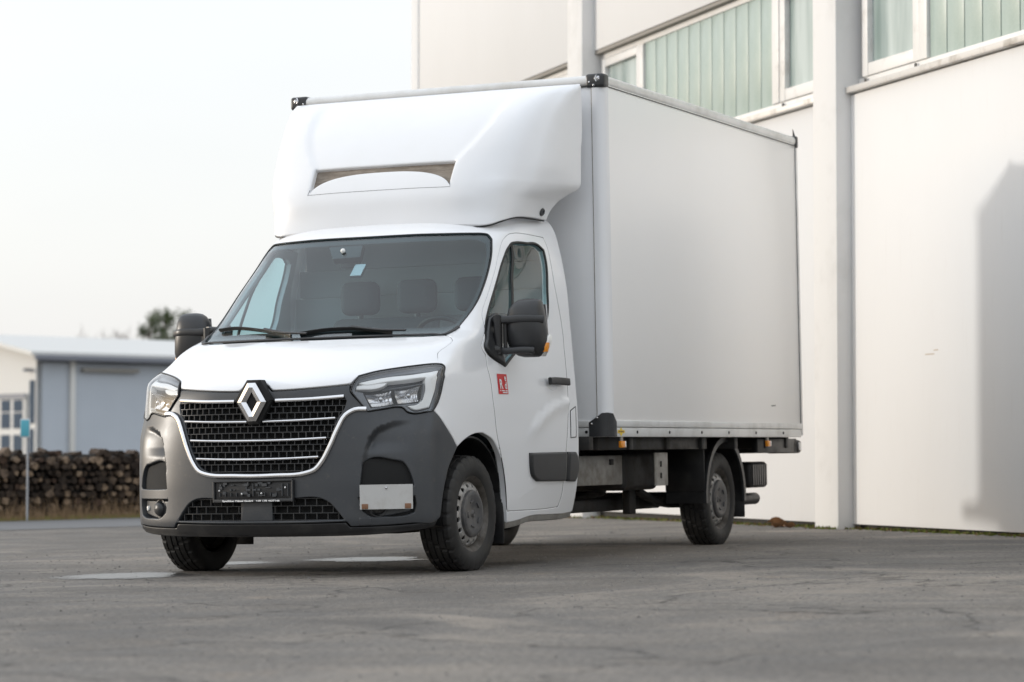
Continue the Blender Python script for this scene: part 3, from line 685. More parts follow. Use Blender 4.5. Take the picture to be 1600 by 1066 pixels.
for t, z in ((-.67,.497), (.61,.512), (-.22,.478), (.16,.480)):
    bm = bmesh.new(); bmesh.ops.create_uvsphere(bm, u_segments=8, v_segments=5, radius=.0055); s_ = frombm('holder_screw', bm, M['white'], ph, True); s_.location = Vector(cabS.P(t, z))+Vector(cabS.Nn(t, z))*.021
strip('print_strip', [(-.79,.4375),(0,.439),(.75,.4415)], .018, .004, .0225, M['trim'], ph)
drape_text('lettering', 'Spedition Yüksel GmbH   +49 178 4637146', -.60, .4335, .0125, M['white'], ph, .0275, bold=.0006, fit=.375)
# white number plate screwed over the fog lamp
c0 = Vector(cabS.P(2.83, .449)); n0 = Vector(cabS.Nn(2.83, .449)); n0.z = 0; n0.normalize()
wp_ = empty('white_plate', c0+n0*.035, parent=truck); wp_.rotation_euler = (0, 0, math.atan2(n0.y, n0.x)+math.pi/2)
bm = bmesh.new(); bbox(bm, -.150, .150, -.002, .002, -.068, .071, .0); pl = frombm('plate_sheet', bm, M['platewhite'], wp_)
for x in (-.122, .122): box('rusty_clip', x-.018, x+.018, -.007, -.001, -.066, -.037, M['clip'], wp_, .003)
bm = bmesh.new(); bmesh.ops.create_uvsphere(bm, u_segments=10, v_segments=6, radius=.008); s_ = frombm('plate_screw', bm, M['satin'], wp_, True); s_.location = (0, -.003, .052)

# ---- headlamps
DRL = [(1.99,1.112),(2.51,1.143),(3.28,1.162),(3.9,1.176),(4.46,1.178),(4.72,1.134),(4.63,1.059),(4.46,1.005),(4.29,.958),(3.56,.950),(3.40,.966),(3.77,.974),(3.97,.992),(4.10,1.051),(4.06,1.135),(3.67,1.136),(2.73,1.118),(2.06,1.103)]
DRL2 = [(1.97,1.095),(2.70,1.112),(2.64,1.09),(2.53,1.078),(1.97,1.068)]
hl = empty('headlamp', parent=truck)
patch('lamp_housing', cabfn(), D(HEAD), (), M['bezel'], hl, res=.05, rim=0, thick=0, off=-.115)
P_, N_ = cpath(HEAD, .02, -.006, closed=True); sweep('lamp_seal', P_, N_, rrect(.007, .024), M['seal'], hl, closed=True)
patch('light_guide', cabfn(), D(DRL), (), M['drl'], hl, res=.02, rim=.006, thick=.03, off=-.018)
patch('turn_lamp', cabfn(), D(DRL2), (), M['drl'], hl, res=.02, rim=.005, thick=.03, off=-.022)
def reflector(name, poly, depth):
    q = np.array(D(poly)); c = q.mean(0); R_ = np.abs(q-c).max(0)
    def of(Q): return -depth*np.clip(1-(((Q-c)/R_)**2).sum(1)*.6, 0, 1)
    r = patch(name, cabfn(), q.tolist(), (), M['reflect'], hl, res=.011, rim=0, thick=.02, off=-.030, offfn=lambda Q: of(Q)+.006*np.sin(Q[:, 0]*230)*np.clip((Q[:, 0]-c[0])/R_[0]+.3, 0, 1))
    t, z = c[0]/KT, c[1]; bm = bmesh.new(); bmesh.ops.create_uvsphere(bm, u_segments=12, v_segments=8, radius=.017); b_ = frombm('bulb_shield', bm, M['satin'], hl, True); b_.location = Vector(cabS.P(t, z))-Vector(cabS.Nn(t, z))*.055
M['reflect'].node_tree.nodes['Principled BSDF'].inputs['Roughness'].default_value = .2
reflector('reflector', [(2.2,1.040),(2.86,1.060),(2.97,.982),(2.40,.968)], .06)
reflector('reflector', [(2.96,1.063),(3.92,1.080),(3.90,.995),(3.1,.982)], .06)
patch('lamp_bezel', cabfn(), D(HEAD), [D([(2.14,1.048),(2.9,1.070),(4.0,1.09),(3.98,.985),(3.1,.972),(2.36,.957)]), D([(1.95,1.06),(1.97,1.118),(2.5,1.150),(3.9,1.184),(4.52,1.185),(4.78,1.134),(4.68,1.055),(4.33,.950),(3.54,.943),(3.36,.966),(3.9,.980),(4.04,1.0),(4.05,1.095),(2.9,1.076),(2.1,1.05)])], M['bezel'], hl, res=.03, rim=.003, thick=.02, off=-.022)
patch('lamp_lens', cabfn(), D(HEAD), (), M['lens'], hl, res=.03, rim=.004, thick=.012, off=.002)
hl2 = hl.copy(); col.objects.link(hl2); hl2.parent = truck; hl2.scale = (-1, 1, 1)
for ch in list(hl.children): k = ch.copy(); col.objects.link(k); k.parent = hl2

# ---- door mirrors
def mirror_body(sections, n=20, p=2.6):
    V, F = [], []
    for z, cx, cy, a, b in sections:
        for i in range(n):
            th = 2*math.pi*i/n; c, s = math.cos(th), math.sin(th)
            V.append((cx+a*math.copysign(abs(c)**(2/p), c), cy+b*math.copysign(abs(s)**(2/p), s), z))
    m = len(sections)
    for j in range(m-1):
        for i in range(n): F.append((j*n+i, j*n+(i+1) % n, (j+1)*n+(i+1) % n, (j+1)*n+i))
    F.append(tuple(range(n-1, -1, -1))); F.append(tuple((m-1)*n+i for i in range(n)))
    return V, F
mr = empty('door_mirror', parent=truck)
V, F = mirror_body([(1.262,1.175,.44,.045,.03),(1.270,1.17,.44,.075,.05),(1.30,1.165,.43,.112,.07),(1.36,1.16,.425,.128,.083),(1.44,1.155,.42,.126,.088),(1.50,1.152,.42,.120,.088),(1.55,1.155,.42,.108,.082),(1.59,1.165,.425,.088,.065),(1.607,1.17,.43,.066,.045),(1.613,1.172,.435,.035,.02)], 24)
mb = frompy('mirror_housing', V, F, M['trim'], mr, True, 60)
V, F = mirror_body([(1.30,1.165,.515,.095,.006),(1.58,1.165,.51,.085,.006)], 16); frompy('mirror_glass', V, F, M['satin'], mr, True, 40)
for z, hh, x1 in ((1.488,.046,1.275), (1.300,.040,1.20)):
    pts = np.array([(.985,.350,z),(1.03,.338,z),(1.08,.338,z),(1.16,.340,z+.003),(1.22,.350,z),(x1,.392,z-.004)])
    sweep('mirror_arm', densify(pts, .02, False, 60), np.tile([0., -1., .02], (len(densify(pts, .02, False, 60)), 1)), rrect(hh, .034, .35), M['trim'], mr)
tube('mirror_pivot', [(1.005,.33,1.28),(1.005,.33,1.40),(1.005,.33,1.51)], .026, M['black'], mr, 12)
tube('mirror_pivot', [(1.045,.35,1.30),(1.045,.35,1.40),(1.045,.35,1.48)], .012, M['black'], mr, 10)
SAIL = [(5.30,1.425),(5.55,1.375),(5.90,1.290),(6.32,1.212),(6.30,1.25),(6.22,1.33),(6.20,1.42),(6.0,1.50),(5.55,1.535),(5.15,1.50)]
patch('mirror_base', cabfn(), D(SAIL), (), M['trim'], mr, res=.03, rim=.012, thick=.04, off=.022)
for z in (1.49, 1.31):
    a = cabS.P(np.array([5.95]), np.array([z-.02]))[0]; tube('mirror_root', [tuple(a-np.array([.03, 0, 0])), (.97, (a[1]+.34)/2, z), (1.005, .33, z)], .030, M['trim'], mr, 10)
V, F = mirror_body([(1.265,1.245,.455,.012,.022),(1.30,1.262,.45,.018,.034),(1.345,1.279,.45,.016,.036),(1.385,1.288,.455,.008,.028),(1.395,1.288,.46,.003,.01)], 14); frompy('repeater_lens', V, F, M['drl'], mr, True, 60)
V, F = mirror_body([(1.290,1.268,.43,.016,.024),(1.32,1.276,.428,.018,.027),(1.345,1.283,.432,.012,.022)], 12); frompy('repeater_bulb', V, F, M['orange'], mr, True, 60)
mr2 = mr.copy(); col.objects.link(mr2); mr2.parent = truck; mr2.scale = (-1, 1, 1)
for ch in list(mr.children): k = ch.copy(); col.objects.link(k); k.parent = mr2

# ---- cab interior
inn_ = empty('cab_interior', parent=truck)
box('rear_wall', -.99, .99, 1.42, 1.455, .42, 1.50, M['inner'], inn_)
for h_, z0_, z1_ in ((.965, 1.502, 1.74), (.93, 1.742, 1.92), (.88, 1.922, 2.12)): box('rear_wall', -h_, h_, 1.42, 1.455, z0_, z1_, M['inner'], inn_)
box('cab_floor', -.98, .98, .46, 1.42, .36, .42, M['dash'], inn_)
box('headliner', -.70, .70, .80, 1.45, 2.10, 2.16, M['inner'], inn_, .02)
bm = bmesh.new(); bbox(bm, -.86, .86, .12, .62, .9, 1.33, .06, 3); bbox(bm, -.80, .80, .02, .3, 1.1, 1.345, .03, 3); bbox(bm, .22, .66, .40, .70, 1.2, 1.40, .05, 3); frombm('dashboard', bm, M['dash'], inn_, True, 50)
th = np.linspace(0, 2*math.pi, 40, endpoint=False); cc = np.array([.44, .78, 1.36]); u_ = np.array([1, 0, 0.]); v_ = np.array([0, -.45, .89])
tube('steering_wheel', [cc+.2*(math.cos(a)*u_+math.sin(a)*v_) for a in th], .017, M['black'], inn_, 8, True)
def seat(x, wd):
    s = empty('seat_unit', parent=inn_)
    bm = bmesh.new(); bbox(bm, x-wd/2, x+wd/2, 1.12, 1.27, .85, 1.58, .06, 3); bbox(bm, x-wd/2, x+wd/2, .7, 1.2, .72, .9, .05, 3)
    frombm('seat', bm, M['seat'], inn_, True, 60); bpy.data.objects.remove(s)
    for dx in ([0] if wd < .6 else [-.205, .205]):
        bm = bmesh.new(); bbox(bm, x+dx-.135, x+dx+.135, 1.13, 1.25, 1.60, 1.82, .055, 4); frombm('headrest', bm, M['seat'], inn_, True, 60)
        tube('headrest_post', [(x+dx, 1.19, 1.55), (x+dx, 1.19, 1.62)], .02, M['black'], inn_)
seat(.46, .5); seat(-.155, .80)
box('interior_mirror_bracket', -.16, -.04, .52, .60, 1.86, 1.93, M['dash'], inn_, .015)
bm = bmesh.new(); bbox(bm, .14, .32, .95, 1.02, 1.38, 1.48, .03, 3); frombm('phone_mount', bm, M['black'], inn_, True, 50)
# ---- roof deflector
KF = .27
def fairfn(Q):
    t, z = Q[:, 0]/KF, Q[:, 1]; return fairS.P(t, z), fairS.Nn(t, z)
def DF(p): return [(t*KF, z) for t, z in p]
def bothF(r):
    R = DF(r); return R+[(-a, b) for a, b in reversed(R) if a > 1e-6]
CRE = np.array(DF([(1.50,2.36),(1.55,2.532),(1.93,2.649),(2.22,2.786),(2.36,2.96),(2.38,3.1)]))
def fair_off(Q):
    x = np.abs(Q[:, 0]); xc = np.interp(Q[:, 1], CRE[:, 1], CRE[:, 0])
    s = np.clip((xc-x)/.07+.5, 0, 1); s = s*s*(3-2*s)
    zf = np.clip((Q[:, 1]-2.30)/.22, 0, 1)*np.clip((3.06-Q[:, 1])/.10, 0, 1)
    return -.013*s*zf
dfl = patch('roof_deflector', fairfn, bothF([(0,2.107),(1,2.108),(2,2.108),(2.9,2.104),(3.3,2.112),(3.8,2.135),(4.4,2.160),(5,2.170),(5.97,2.168),(5.97,2.35),(5.97,2.6),(5.97,2.98),(5.80,3.045),(5.2,3.064),(4,3.066),(2,3.066),(0,3.066)]),
            [bothF([(0,2.536),(.5,2.537),(1.05,2.536),(1.56,2.535),(1.545,2.45),(1.53,2.375),(1.40,2.410),(1.22,2.438),(.95,2.463),(.55,2.483),(0,2.489)])], M['gel'], truck, res=.03, rim=.008, thick=.05, offfn=fair_off)
sr = patch('air_slot', fairfn, bothF([(0,2.56),(1.62,2.56),(1.62,2.36),(0,2.36)]), (), M['rust'], dfl, res=.04, rim=0, thick=0, off=-.040, sm=False)
P_, N_ = fairfn(densify(np.array(DF([(-1.53,2.39),(-1.57,2.356),(-.76,2.360),(0,2.361),(.76,2.360),(1.57,2.356),(1.53,2.39)])), .03, False))
q_ = densify(np.array(DF([(-1.53,2.39),(-1.57,2.356),(-.76,2.360),(0,2.361),(.76,2.360),(1.57,2.356),(1.53,2.39)])), .03, False)
sweep('slot_joint', P_+N_*(fair_off(q_)[:, None]+.0005), N_, [(-.0009, -.002), (.0009, -.002), (.0009, .0008), (-.0009, .0008)], M['trim'], dfl)
for s in (1, -1):
    V, F = lathe([(0, .006), (.010, .006), (.012, .010), (.022, .010), (.026, .004), (.026, -.004)], 20); c = Vector(fairS.P(s*5.62, 2.215)); nv = Vector(fairS.Nn(s*5.62, 2.215))
    o = frompy('deflector_plug', V, F, M['trim'], dfl, True, 40); o.rotation_euler = nv.to_track_quat('X', 'Z').to_euler(); o.location = c+nv*.001
q_ = densify(np.array(DF([(-4.4,2.156),(-3.3,2.108),(-2.9,2.100),(0,2.102),(2.9,2.100),(3.3,2.108),(4.4,2.156),(5.9,2.163)])), .03, False); P_, N_ = fairfn(q_)
sweep('deflector_seal', P_-N_*.012, N_, rrect(.010, .012), M['seal'], dfl)

# ---- cargo box
BW, ZB, ZT, YF, YR = 1.148, .788, 3.134, 1.741, 5.763
cb = empty('cargo_box', parent=truck)
side = box('side_panel', BW-.04, BW-.004, YF+.04, YR-.03, ZB+.10, ZT-.06, M['panel'], cb, .002); mirx(side)
box('front_panel', -BW+.05, BW-.05, YF+.008, YF+.045, ZB+.06, ZT-.05, M['gel'], cb, .002)
box('roof_panel', -BW+.05, BW-.05, YF+.05, YR-.05, ZT-.03, ZT-.012, M['panel'], cb, .002)
box('rear_panel', -BW+.05, BW-.05, YR-.045, YR-.012, ZB+.06, ZT-.05, M['panel'], cb, .002)
box('floor_panel', -BW+.05, BW-.05, YF+.05, YR-.05, ZB+.004, ZB+.05, M['chassis'], cb, .002)
# rounded top rails, swept profile
def railsec(w_, h_, r): return rrect(w_, h_, r, 4)
for nm, a, b, up in (('top_rail', (BW-.030, YF+.05, ZT-.034), (BW-.030, YR-.02, ZT-.034), (1, 0, 0)), ('top_rail', (-BW+.030, YF+.05, ZT-.034), (-BW+.030, YR-.02, ZT-.034), (-1, 0, 0)),
                     ('top_rail', (-BW+.06, YF+.022, ZT-.034), (BW-.06, YF+.022, ZT-.034), (0, -1, 0)), ('top_rail', (-BW+.06, YR-.026, ZT-.034), (BW-.06, YR-.026, ZT-.034), (0, 1, 0))):
    P_ = np.linspace(a, b, 3); sweep(nm, P_, np.tile(np.array(up, float), (3, 1)), railsec(.070, .066, .38), M['alu'], cb)
# dark joint under the top rails
for a, b, up in (((BW-.006, YF+.05, ZT-.0715), (BW-.006, YR-.03, ZT-.0715), (1, 0, 0)), ((-BW+.08, YF+.004, ZT-.0715), (BW-.08, YF+.004, ZT-.0715), (0, -1, 0))):
    P_ = np.linspace(a, b, 2); sweep('rail_joint', P_, np.tile(np.array(up, float), (2, 1)), [(-.003, -.01), (.003, -.01), (.003, .006), (-.003, .006)], M['seal'], cb, smooth=False)
# vertical corner profiles
def vcorner(sx, y0, ydir, name, nn_=9, r=.062):
    V, F = [], []
    prof = [(BW-.085, y0+ydir*.0)]
    for i in range(nn_):
        a = math.radians(90*i/(nn_-1)); prof.append((BW-r+r*math.sin(a), y0+ydir*(r-r*math.cos(a))))
    prof += [(BW, y0+ydir*.078), (BW-.012, y0+ydir*.078), (BW-.012, y0+ydir*.060), (BW-.07, y0+ydir*.012), (BW-.085, y0+ydir*.012)]
    k = len(prof)
    for z in (ZB+.02, ZT-.05):
        for x, y in prof: V.append((sx*x, y, z))
    F = [(j, (j+1) % k, k+(j+1) % k, k+j) for j in range(k)]
    bm = bmesh.new(); vv = [bm.verts.new(v) for v in V]
    for f in F: bm.faces.new([vv[i] for i in f])
    return frombm(name, bm, M['gel'] if ydir > 0 else M['alu'], cb, True, 40)
for sx in (1, -1): vcorner(sx, YF, 1, 'corner_post')
for sx in (1, -1): box('rear_post', sx*(BW-.05) if sx > 0 else -BW-.002, BW+.002 if sx > 0 else -BW+.05, YR-.035, YR, ZB+.01, ZT-.05, M['alu'], cb, .004)
for sx in (1, -1): box('post_joint', sx*(BW-.02) if sx > 0 else -BW+.003, BW-.003 if sx > 0 else -BW+.02, YR-.05, YR-.036, ZB+.1, ZT-.07, M['seal'], cb, 0)
# thin seam beside the front corner post
for sx in (1, -1):
    tube('post_seam', [(sx*(BW-.088), YF+.006, ZB+.12), (sx*(BW-.088), YF+.006, 2.0), (sx*(BW-.088), YF+.006, ZT-.08)], .0035, M['rust'], cb, 6)
# bottom rails: an upper flange and a lower skirt with bolts
for sx in (1, -1):
    o1 = box('bottom_flange', min(sx*(BW-.06), sx*(BW+.006)), max(sx*(BW-.06), sx*(BW+.006)), YF+.05, YR-.02, ZB+.060, ZB+.102, M['alu'], cb, .004)
    o2 = box('bottom_rail', min(sx*(BW-.06), sx*(BW+.001)), max(sx*(BW-.06), sx*(BW+.001)), YF+.05, YR-.05, ZB-.004, ZB+.057, M['alu'], cb, .003)
box('bottom_flange', -BW+.05, BW-.05, YF-.006, YF+.05, ZB+.060, ZB+.102, M['alu'], cb, .004)
box('bottom_rail', -BW+.05, BW-.05, YF-.001, YF+.05, ZB-.004, ZB+.057, M['alu'], cb, .003)
for y in (1.70, 2.22, 2.82, 3.46, 4.03, 4.63, 5.27):
    V, F = lathe([(0, .004), (.009, .004), (.011, 0), (.011, -.01)], 10); o = frompy('rail_bolt', V, F, M['seal'], cb, True, 40); o.location = (BW+.002, max(y, 1.82), ZB+.028)
V, F = lathe([(0, .004), (.009, .004), (.011, 0), (.011, -.01)], 10); o = frompy('rail_bolt', V, F, M['seal'], cb, True, 40); o.rotation_euler = (0, 0, -math.pi/2); o.location = (.985, YF-.003, ZB+.03)
# black corner castings
def cap(name, sx, y, z0, z1, ydir=1, chamfer=False):
    bm = bmesh.new(); x0, x1 = BW-.145, BW+.006
    if chamfer:
        for yy, pts in ((YF-.008, [(x0, z0), (x0, z1-.06), (x0+.055, z1), (x1-.04, z1), (x1-.022, z0)]),):
            pass
        prof = [(BW-.142, YF-.009), (BW-.05, YF-.009), (BW-.012, YF+.004), (BW+.007, YF+.045), (BW+.007, YF+.105)]
        zt_ = [z1-.062, z1-.002, z1, z1-.006, z1-.060]; zb_ = [z0]*5
        prof2 = [(BW-.142, YF+.01), (BW-.05, YF+.01), (BW-.025, YF+.018), (BW-.012, YF+.045), (BW-.012, YF+.105)]
        V = [(sx*x, y_, z_) for (x, y_), z_ in zip(prof, zb_)]+[(sx*x, y_, z_) for (x, y_), z_ in zip(prof, zt_)]+[(sx*x, y_, z_) for (x, y_), z_ in zip(prof2, zt_)]+[(sx*x, y_, z_) for (x, y_), z_ in zip(prof2, zb_)]
        vv = [bm.verts.new(v) for v in V]
        for j in range(4):
            for a, b in ((0, 5), (5, 10), (10, 15)): bm.faces.new([vv[a+j], vv[a+j+1], vv[b+j+1], vv[b+j]])
        for j in (0, 4): bm.faces.new([vv[j], vv[5+j], vv[10+j], vv[15+j]])
        bmesh.ops.subdivide_edges(bm, edges=[e for e in bm.edges], cuts=1)
    else:
        bbox(bm, min(sx*(BW-.085), sx*(BW+.007)), max(sx*(BW-.085), sx*(BW+.007)), y, y+ydir*.10 if ydir > 0 else y+.05, z0, z1, .022, 4)
    return frombm(name, bm, M['trim'], cb, True, 35)
for sx in (1, -1):
    bm = bmesh.new(); xa, xb = sorted((sx*(BW-.125), sx*(BW+.007)))
    bbox(bm, xa, xb, YF-.014, YF+.085, ZT-.082, ZT+.010, .020, 4)
    cc_ = frombm('corner_casting', bm, M['trim'], cb, True, 35)
    for dx, dz in ((-.095, -.045), (-.065, -.066)):
        bm = bmesh.new(); bmesh.ops.create_uvsphere(bm, u_segments=8, v_segments=5, radius=.009); s_ = frombm('casting_screw', bm, M['satin'], cb, True); s_.location = (sx*(BW+dx), YF-.013, ZT+dz)
    V, F = lathe([(0, .010), (.010, .012), (.020, .008), (.024, -.004), (.034, -.004), (.036, .002), (.038, -.01)], 18); o = frompy('casting_plug', V, F, M['satin'], cb, True, 50); o.rotation_euler = (0, 0, -math.pi/2+sx*.6); o.location = (sx*(BW-.030), YF-.008, ZT-.024); o.scale = (.8, .8, .8)
    cap('corner_shoe', sx, 0, ZB-.002, ZB+.153, chamfer=True)
    for dx, dz in ((-.122, .082), (-.082, .120)):
        bm = bmesh.new(); bmesh.ops.create_uvsphere(bm, u_segments=8, v_segments=5, radius=.008); s_ = frombm('casting_screw', bm, M['satin'], cb, True); s_.location = (sx*(BW+dx), YF-.010, ZB+dz)
    bm = bmesh.new(); xa, xb = sorted((sx*(BW-.06), sx*(BW+.010))); bbox(bm, xa, xb, YR-.05, YR+.012, ZT-.088, ZT+.008, .016, 3)
    vs_ = bmesh.ops.create_cone(bm, segments=6, radius1=.012, radius2=.002, depth=.07)['verts']; bmesh.ops.transform(bm, matrix=Matrix.Translation((sx*(BW-.02), YR-.02, ZT+.03)) @ Matrix.Rotation(.5, 4, 'X'), verts=vs_)
    frombm('rear_casting', bm, M['trim'], cb, True, 35)
# yellow maker's sticker and amber side markers
st2 = empty('maker_sticker', parent=cb)
V = [(BW+.0035, 1.868, ZB+.020), (BW+.0035, 1.99, ZB+.020), (BW+.0035, 1.99, ZB+.040), (BW+.0035, 1.868, ZB+.040)]; frompy('sticker_band', V, [(0, 1, 2, 3)], M['yellow'], st2)
V = [(BW+.003, 1.929, ZB-.002), (BW+.003, 1.965, ZB+.03), (BW+.003, 1.929, ZB+.060), (BW+.003, 1.893, ZB+.03)]; frompy('sticker_diamond', V, [(0, 1, 2, 3)], M['yellow'], st2)
V = []; F = []
for k in range(6):
    y = 1.882+k*.017; V += [(BW+.0042, y, ZB+.025), (BW+.0042, y+.011, ZB+.025), (BW+.0042, y+.011, ZB+.036), (BW+.0042, y, ZB+.036)]; F.append((4*k, 4*k+1, 4*k+2, 4*k+3))
frompy('sticker_letters', V, F, M['clip'], st2)
for y in (1.97, 4.93):
    mk = box('side_marker', BW-.02, BW+.006, y-.035, y+.035, ZB-.075, ZB-.030, M['orange'], cb, .006)
    box('marker_bracket', BW-.018, BW-.008, y-.02, y+.02, ZB-.034, ZB+.002, M['greybox'], cb, .002)
    box('marker_edge', BW-.02, BW+.0075, y+.020, y+.037, ZB-.073, ZB-.032, M['drl'], cb, .004)
# scuffs on the side panel
for y, z, l in ((5.02, 1.02, .09),):
    tube('scuff_mark', [(BW-.0035, y, z), (BW-.0035, y+l, z+.004)], .004, M['cap'], cb, 5)

# ---- wheels
def make_wheel(name, front):
    wh = empty(name, parent=truck)
    R, Wd = .345, .215
    n = 224
    # across the tyre, from inner bead over the tread to outer bead: (radius, axial)
    treadx = [-.088, -.064, -.0635, -.054, -.0535, -.024, -.0235, -.014, -.0135, .0135, .014, .0235, .024, .0535, .054, .0635, .064, .088]
    groove = {3: 1, 2: 1, 6: 1, 7: 1, 10: 1, 11: 1, 14: 1, 15: 1}
    V, F = [], []; prof0 = [(.219, -.084), (.2235, -.098), (.238, -.1065), (.275, -.110), (.305, -.107), (.328, -.098)]
    m = None
    for i in range(n):
        th = 2*math.pi*i/n; ring = list(prof0)
        for j, a in enumerate(treadx):
            rad = R-.006*(abs(a)/.088)**3
            seg = 0 if a < -.06 else (1 if a < -.02 else (2 if a < .02 else (3 if a < .06 else 4)))
            slot = ((i+seg*2) % 8 < 2) if seg in (0, 4) else ((i+seg*3) % 14 < 2)
            if j in groove: rad -= .009
            elif slot: rad -= .0075
            ring.append((rad, a))
        ring += [(r_-(.004 if (i % 8 < 2 and r_ > .30) else 0), -a_) for r_, a_ in reversed(prof0)]
        m = len(ring)
        for r_, a_ in ring: V.append((a_, r_*math.sin(th), r_*math.cos(th)))
    for i in range(n):
        for j in range(m-1): F.append((i*m+j, i*m+j+1, ((i+1) % n)*m+j+1, ((i+1) % n)*m+j))
    # flatten the contact patch a little
    V = [(a*(1+.06*max(0, (-.30-z)/.045)), y, max(z, -.335)) for a, y, z in V]
    frompy('tyre', V, F, M['rubber'], wh, True, 28)
    # steel rim: flange, barrel and dished disc with real vent holes
    V, F = lathe([(.198, -.09), (.198, .02), (.190, .045), (.200, .075), (.212, .088), (.2225, .097), (.227, .095), (.2265, .084), (.210, .076)], 64); frompy('rim', V, F, M['barrel'], wh, True, 35)
    def discfn(Q):
        r = np.hypot(Q[:, 0], Q[:, 1]); h = np.interp(r, [0, .10, .138, .165, .18, .19, .20], [.074, .076, .086, .084, .074, .060, .042])
        rr = np.stack([h, Q[:, 0], Q[:, 1]], 1); dh = (np.interp(r+.004, [0, .10, .138, .165, .18, .19, .20], [.074, .076, .086, .084, .074, .060, .042])-h)/.004
        ur = Q/(r[:, None]+1e-9); N_ = np.c_[np.ones(len(Q)), -dh[:, None]*ur]; return rr, N_/np.linalg.norm(N_, axis=1, keepdims=True)
    oc = [(.196*math.cos(a), .196*math.sin(a)) for a in np.linspace(0, 2*math.pi, 64, endpoint=False)]
    ic = [(.10*math.cos(a), .10*math.sin(a)) for a in np.linspace(0, 2*math.pi, 40, endpoint=False)]
    holes = [ic]
    for k in range(16):
        a = 2*math.pi*(k+.5)/16; c = (.168*math.cos(a), .168*math.sin(a)); holes.append([(c[0]+.0150*math.cos(b), c[1]+.0150*math.sin(b)) for b in np.linspace(0, 2*math.pi, 12, endpoint=False)])
    patch('wheel_disc', discfn, oc, holes, M['steel'], wh, res=.02, rim=.002, thick=.008, sm=False)
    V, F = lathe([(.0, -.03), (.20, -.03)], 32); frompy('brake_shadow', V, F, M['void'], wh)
    V, F = lathe([(0, .100), (.018, .100), (.022, .095), (.060, .100), (.085, .104), (.112, .108), (.128, .107), (.137, .101), (.140, .088), (.140, .070)], 56); frompy('hub_cap', V, F, M['cap'], wh, True, 40)
    for k in range(5):
        a = 2*math.pi*(k+.3)/5; bm = bmesh.new(); bbox(bm, .099, .110, -.020, .020, .070, .082, .004, 2, Matrix.Rotation(a, 4, 'X')); frombm('cap_lug', bm, M['cap'], wh, True, 40)
    V = [(.101, 0, .026), (.101, .016, 0), (.101, 0, -.026), (.101, -.016, 0), (.107, 0, .020), (.107, .012, 0), (.107, 0, -.020), (.107, -.012, 0), (.102, 0, .012), (.102, .006, 0), (.102, 0, -.012), (.102, -.006, 0)]
    F = [(a, (a+1) % 4, 4+(a+1) % 4, 4+a) for a in range(4)]+[(4+a, 4+(a+1) % 4, 8+(a+1) % 4, 8+a) for a in range(4)]
    frompy('cap_emblem', V, F, M['cap'], wh)
    return wh
w0 = make_wheel('wheel', True)
def place(wh, x, y, rx):
    wh.location = (x, y, .335); wh.rotation_euler = (0, 0, 0); wh.scale = (1 if x > 0 else -1, 1, 1)
place(w0, .875, 0, 0)
for x, y in ((-.875, 0), (.865, 4.332), (-.865, 4.332)):
    c = w0.copy(); col.objects.link(c); c.parent = truck
    for ch in list(w0.children): k = ch.copy(); col.objects.link(k); k.parent = c
    place(c, x, y, 0)

# ---- wheel housings, flaps and underbody
def archliner(name, yc, zc, r, x0, x1, a0, a1, m_, thick=.012, parent=truck, n=22, flat=None):
    pts = []
    for i in range(n):
        a = math.radians(a0+(a1-a0)*i/(n-1)); y, z = yc-r*math.cos(a), zc+r*math.sin(a)
        if flat: z = min(z, flat)
        pts.append((y, z))
    V, F = [], []
    for y, z in pts:
        ny, nz_ = (y-yc)/r, (z-zc)/r
        V += [(x0, y, z), (x1, y, z), (x1, y+ny*thick, z+nz_*thick), (x0, y+ny*thick, z+nz_*thick)]
    for i in range(n-1):
        for j in range(4): F.append((4*i+j, 4*i+(j+1) % 4, 4*i+4+(j+1) % 4, 4*i+4+j))
    F += [(3, 2, 1, 0), (4*n-4, 4*n-3, 4*n-2, 4*n-1)]
    return frompy(name, V, F, m_, parent, True, 35)
o = archliner('wheel_arch_liner', -.02, .34, .44, .60, .975, 2, 178, M['black']); mirx(o)
o = box('inner_wing', .58, .60, -.6, .5, .3, 1.0, M['chassis'], truck, 0); mirx(o)
o = box('mud_flap', .74, .985, .405, .420, .145, .475, M['black'], truck, .004, M=None); mirx(o)
rf = empty('rear_mudguard', parent=truck)
archliner('guard_shell', 4.34, .355, .42, .70, 1.0, -6, 186, M['black'], parent=rf)
archliner('guard_lip', 4.34, .355, .395, .992, 1.012, -6, 186, M['trim'], thick=.04, parent=rf)
box('guard_front', .70, 1.0, 3.90, 3.915, .40, .775, M['black'], rf, .004)
box('guard_flap', .74, 1.0, 4.762, 4.775, .19, .40, M['black'], rf, .004)
rf2 = rf.copy(); col.objects.link(rf2); rf2.parent = truck; rf2.scale = (-1, 1, 1)
for ch in list(rf.children): k = ch.copy(); col.objects.link(k); k.parent = rf2
ch_ = empty('chassis', parent=truck)
for sx in (1, -1): box('frame_rail', sx*.42 if sx > 0 else -.50, .50 if sx > 0 else -.42, 1.2, 5.6, .52, .70, M['chassis'], ch_, .006)
for y in (1.6, 2.3, 3.0, 3.7, 4.4, 5.1, 5.6): box('cross_member', -1.06, 1.06, y, y+.07, .70, .788, M['chassis'], ch_, .004)
for y in (2.0, 3.4, 5.3): box('frame_tie', -.42, .42, y, y+.08, .52, .66, M['chassis'], ch_, .004)
box('side_skirt_member', .98, 1.04, 1.8, 3.86, .70, .785, M['chassis'], ch_, .004)
tb = box('tool_box', .62, .80, 2.02, 2.82, .465, .665, M['greybox'], ch_, .008)
box('tool_box_latch', .795, .81, 2.58, 2.64, .60, .64, M['chassis'], ch_, .003)
box('tank', .36, .78, 2.90, 3.55, .42, .69, M['chassis'], ch_, .04, 4)
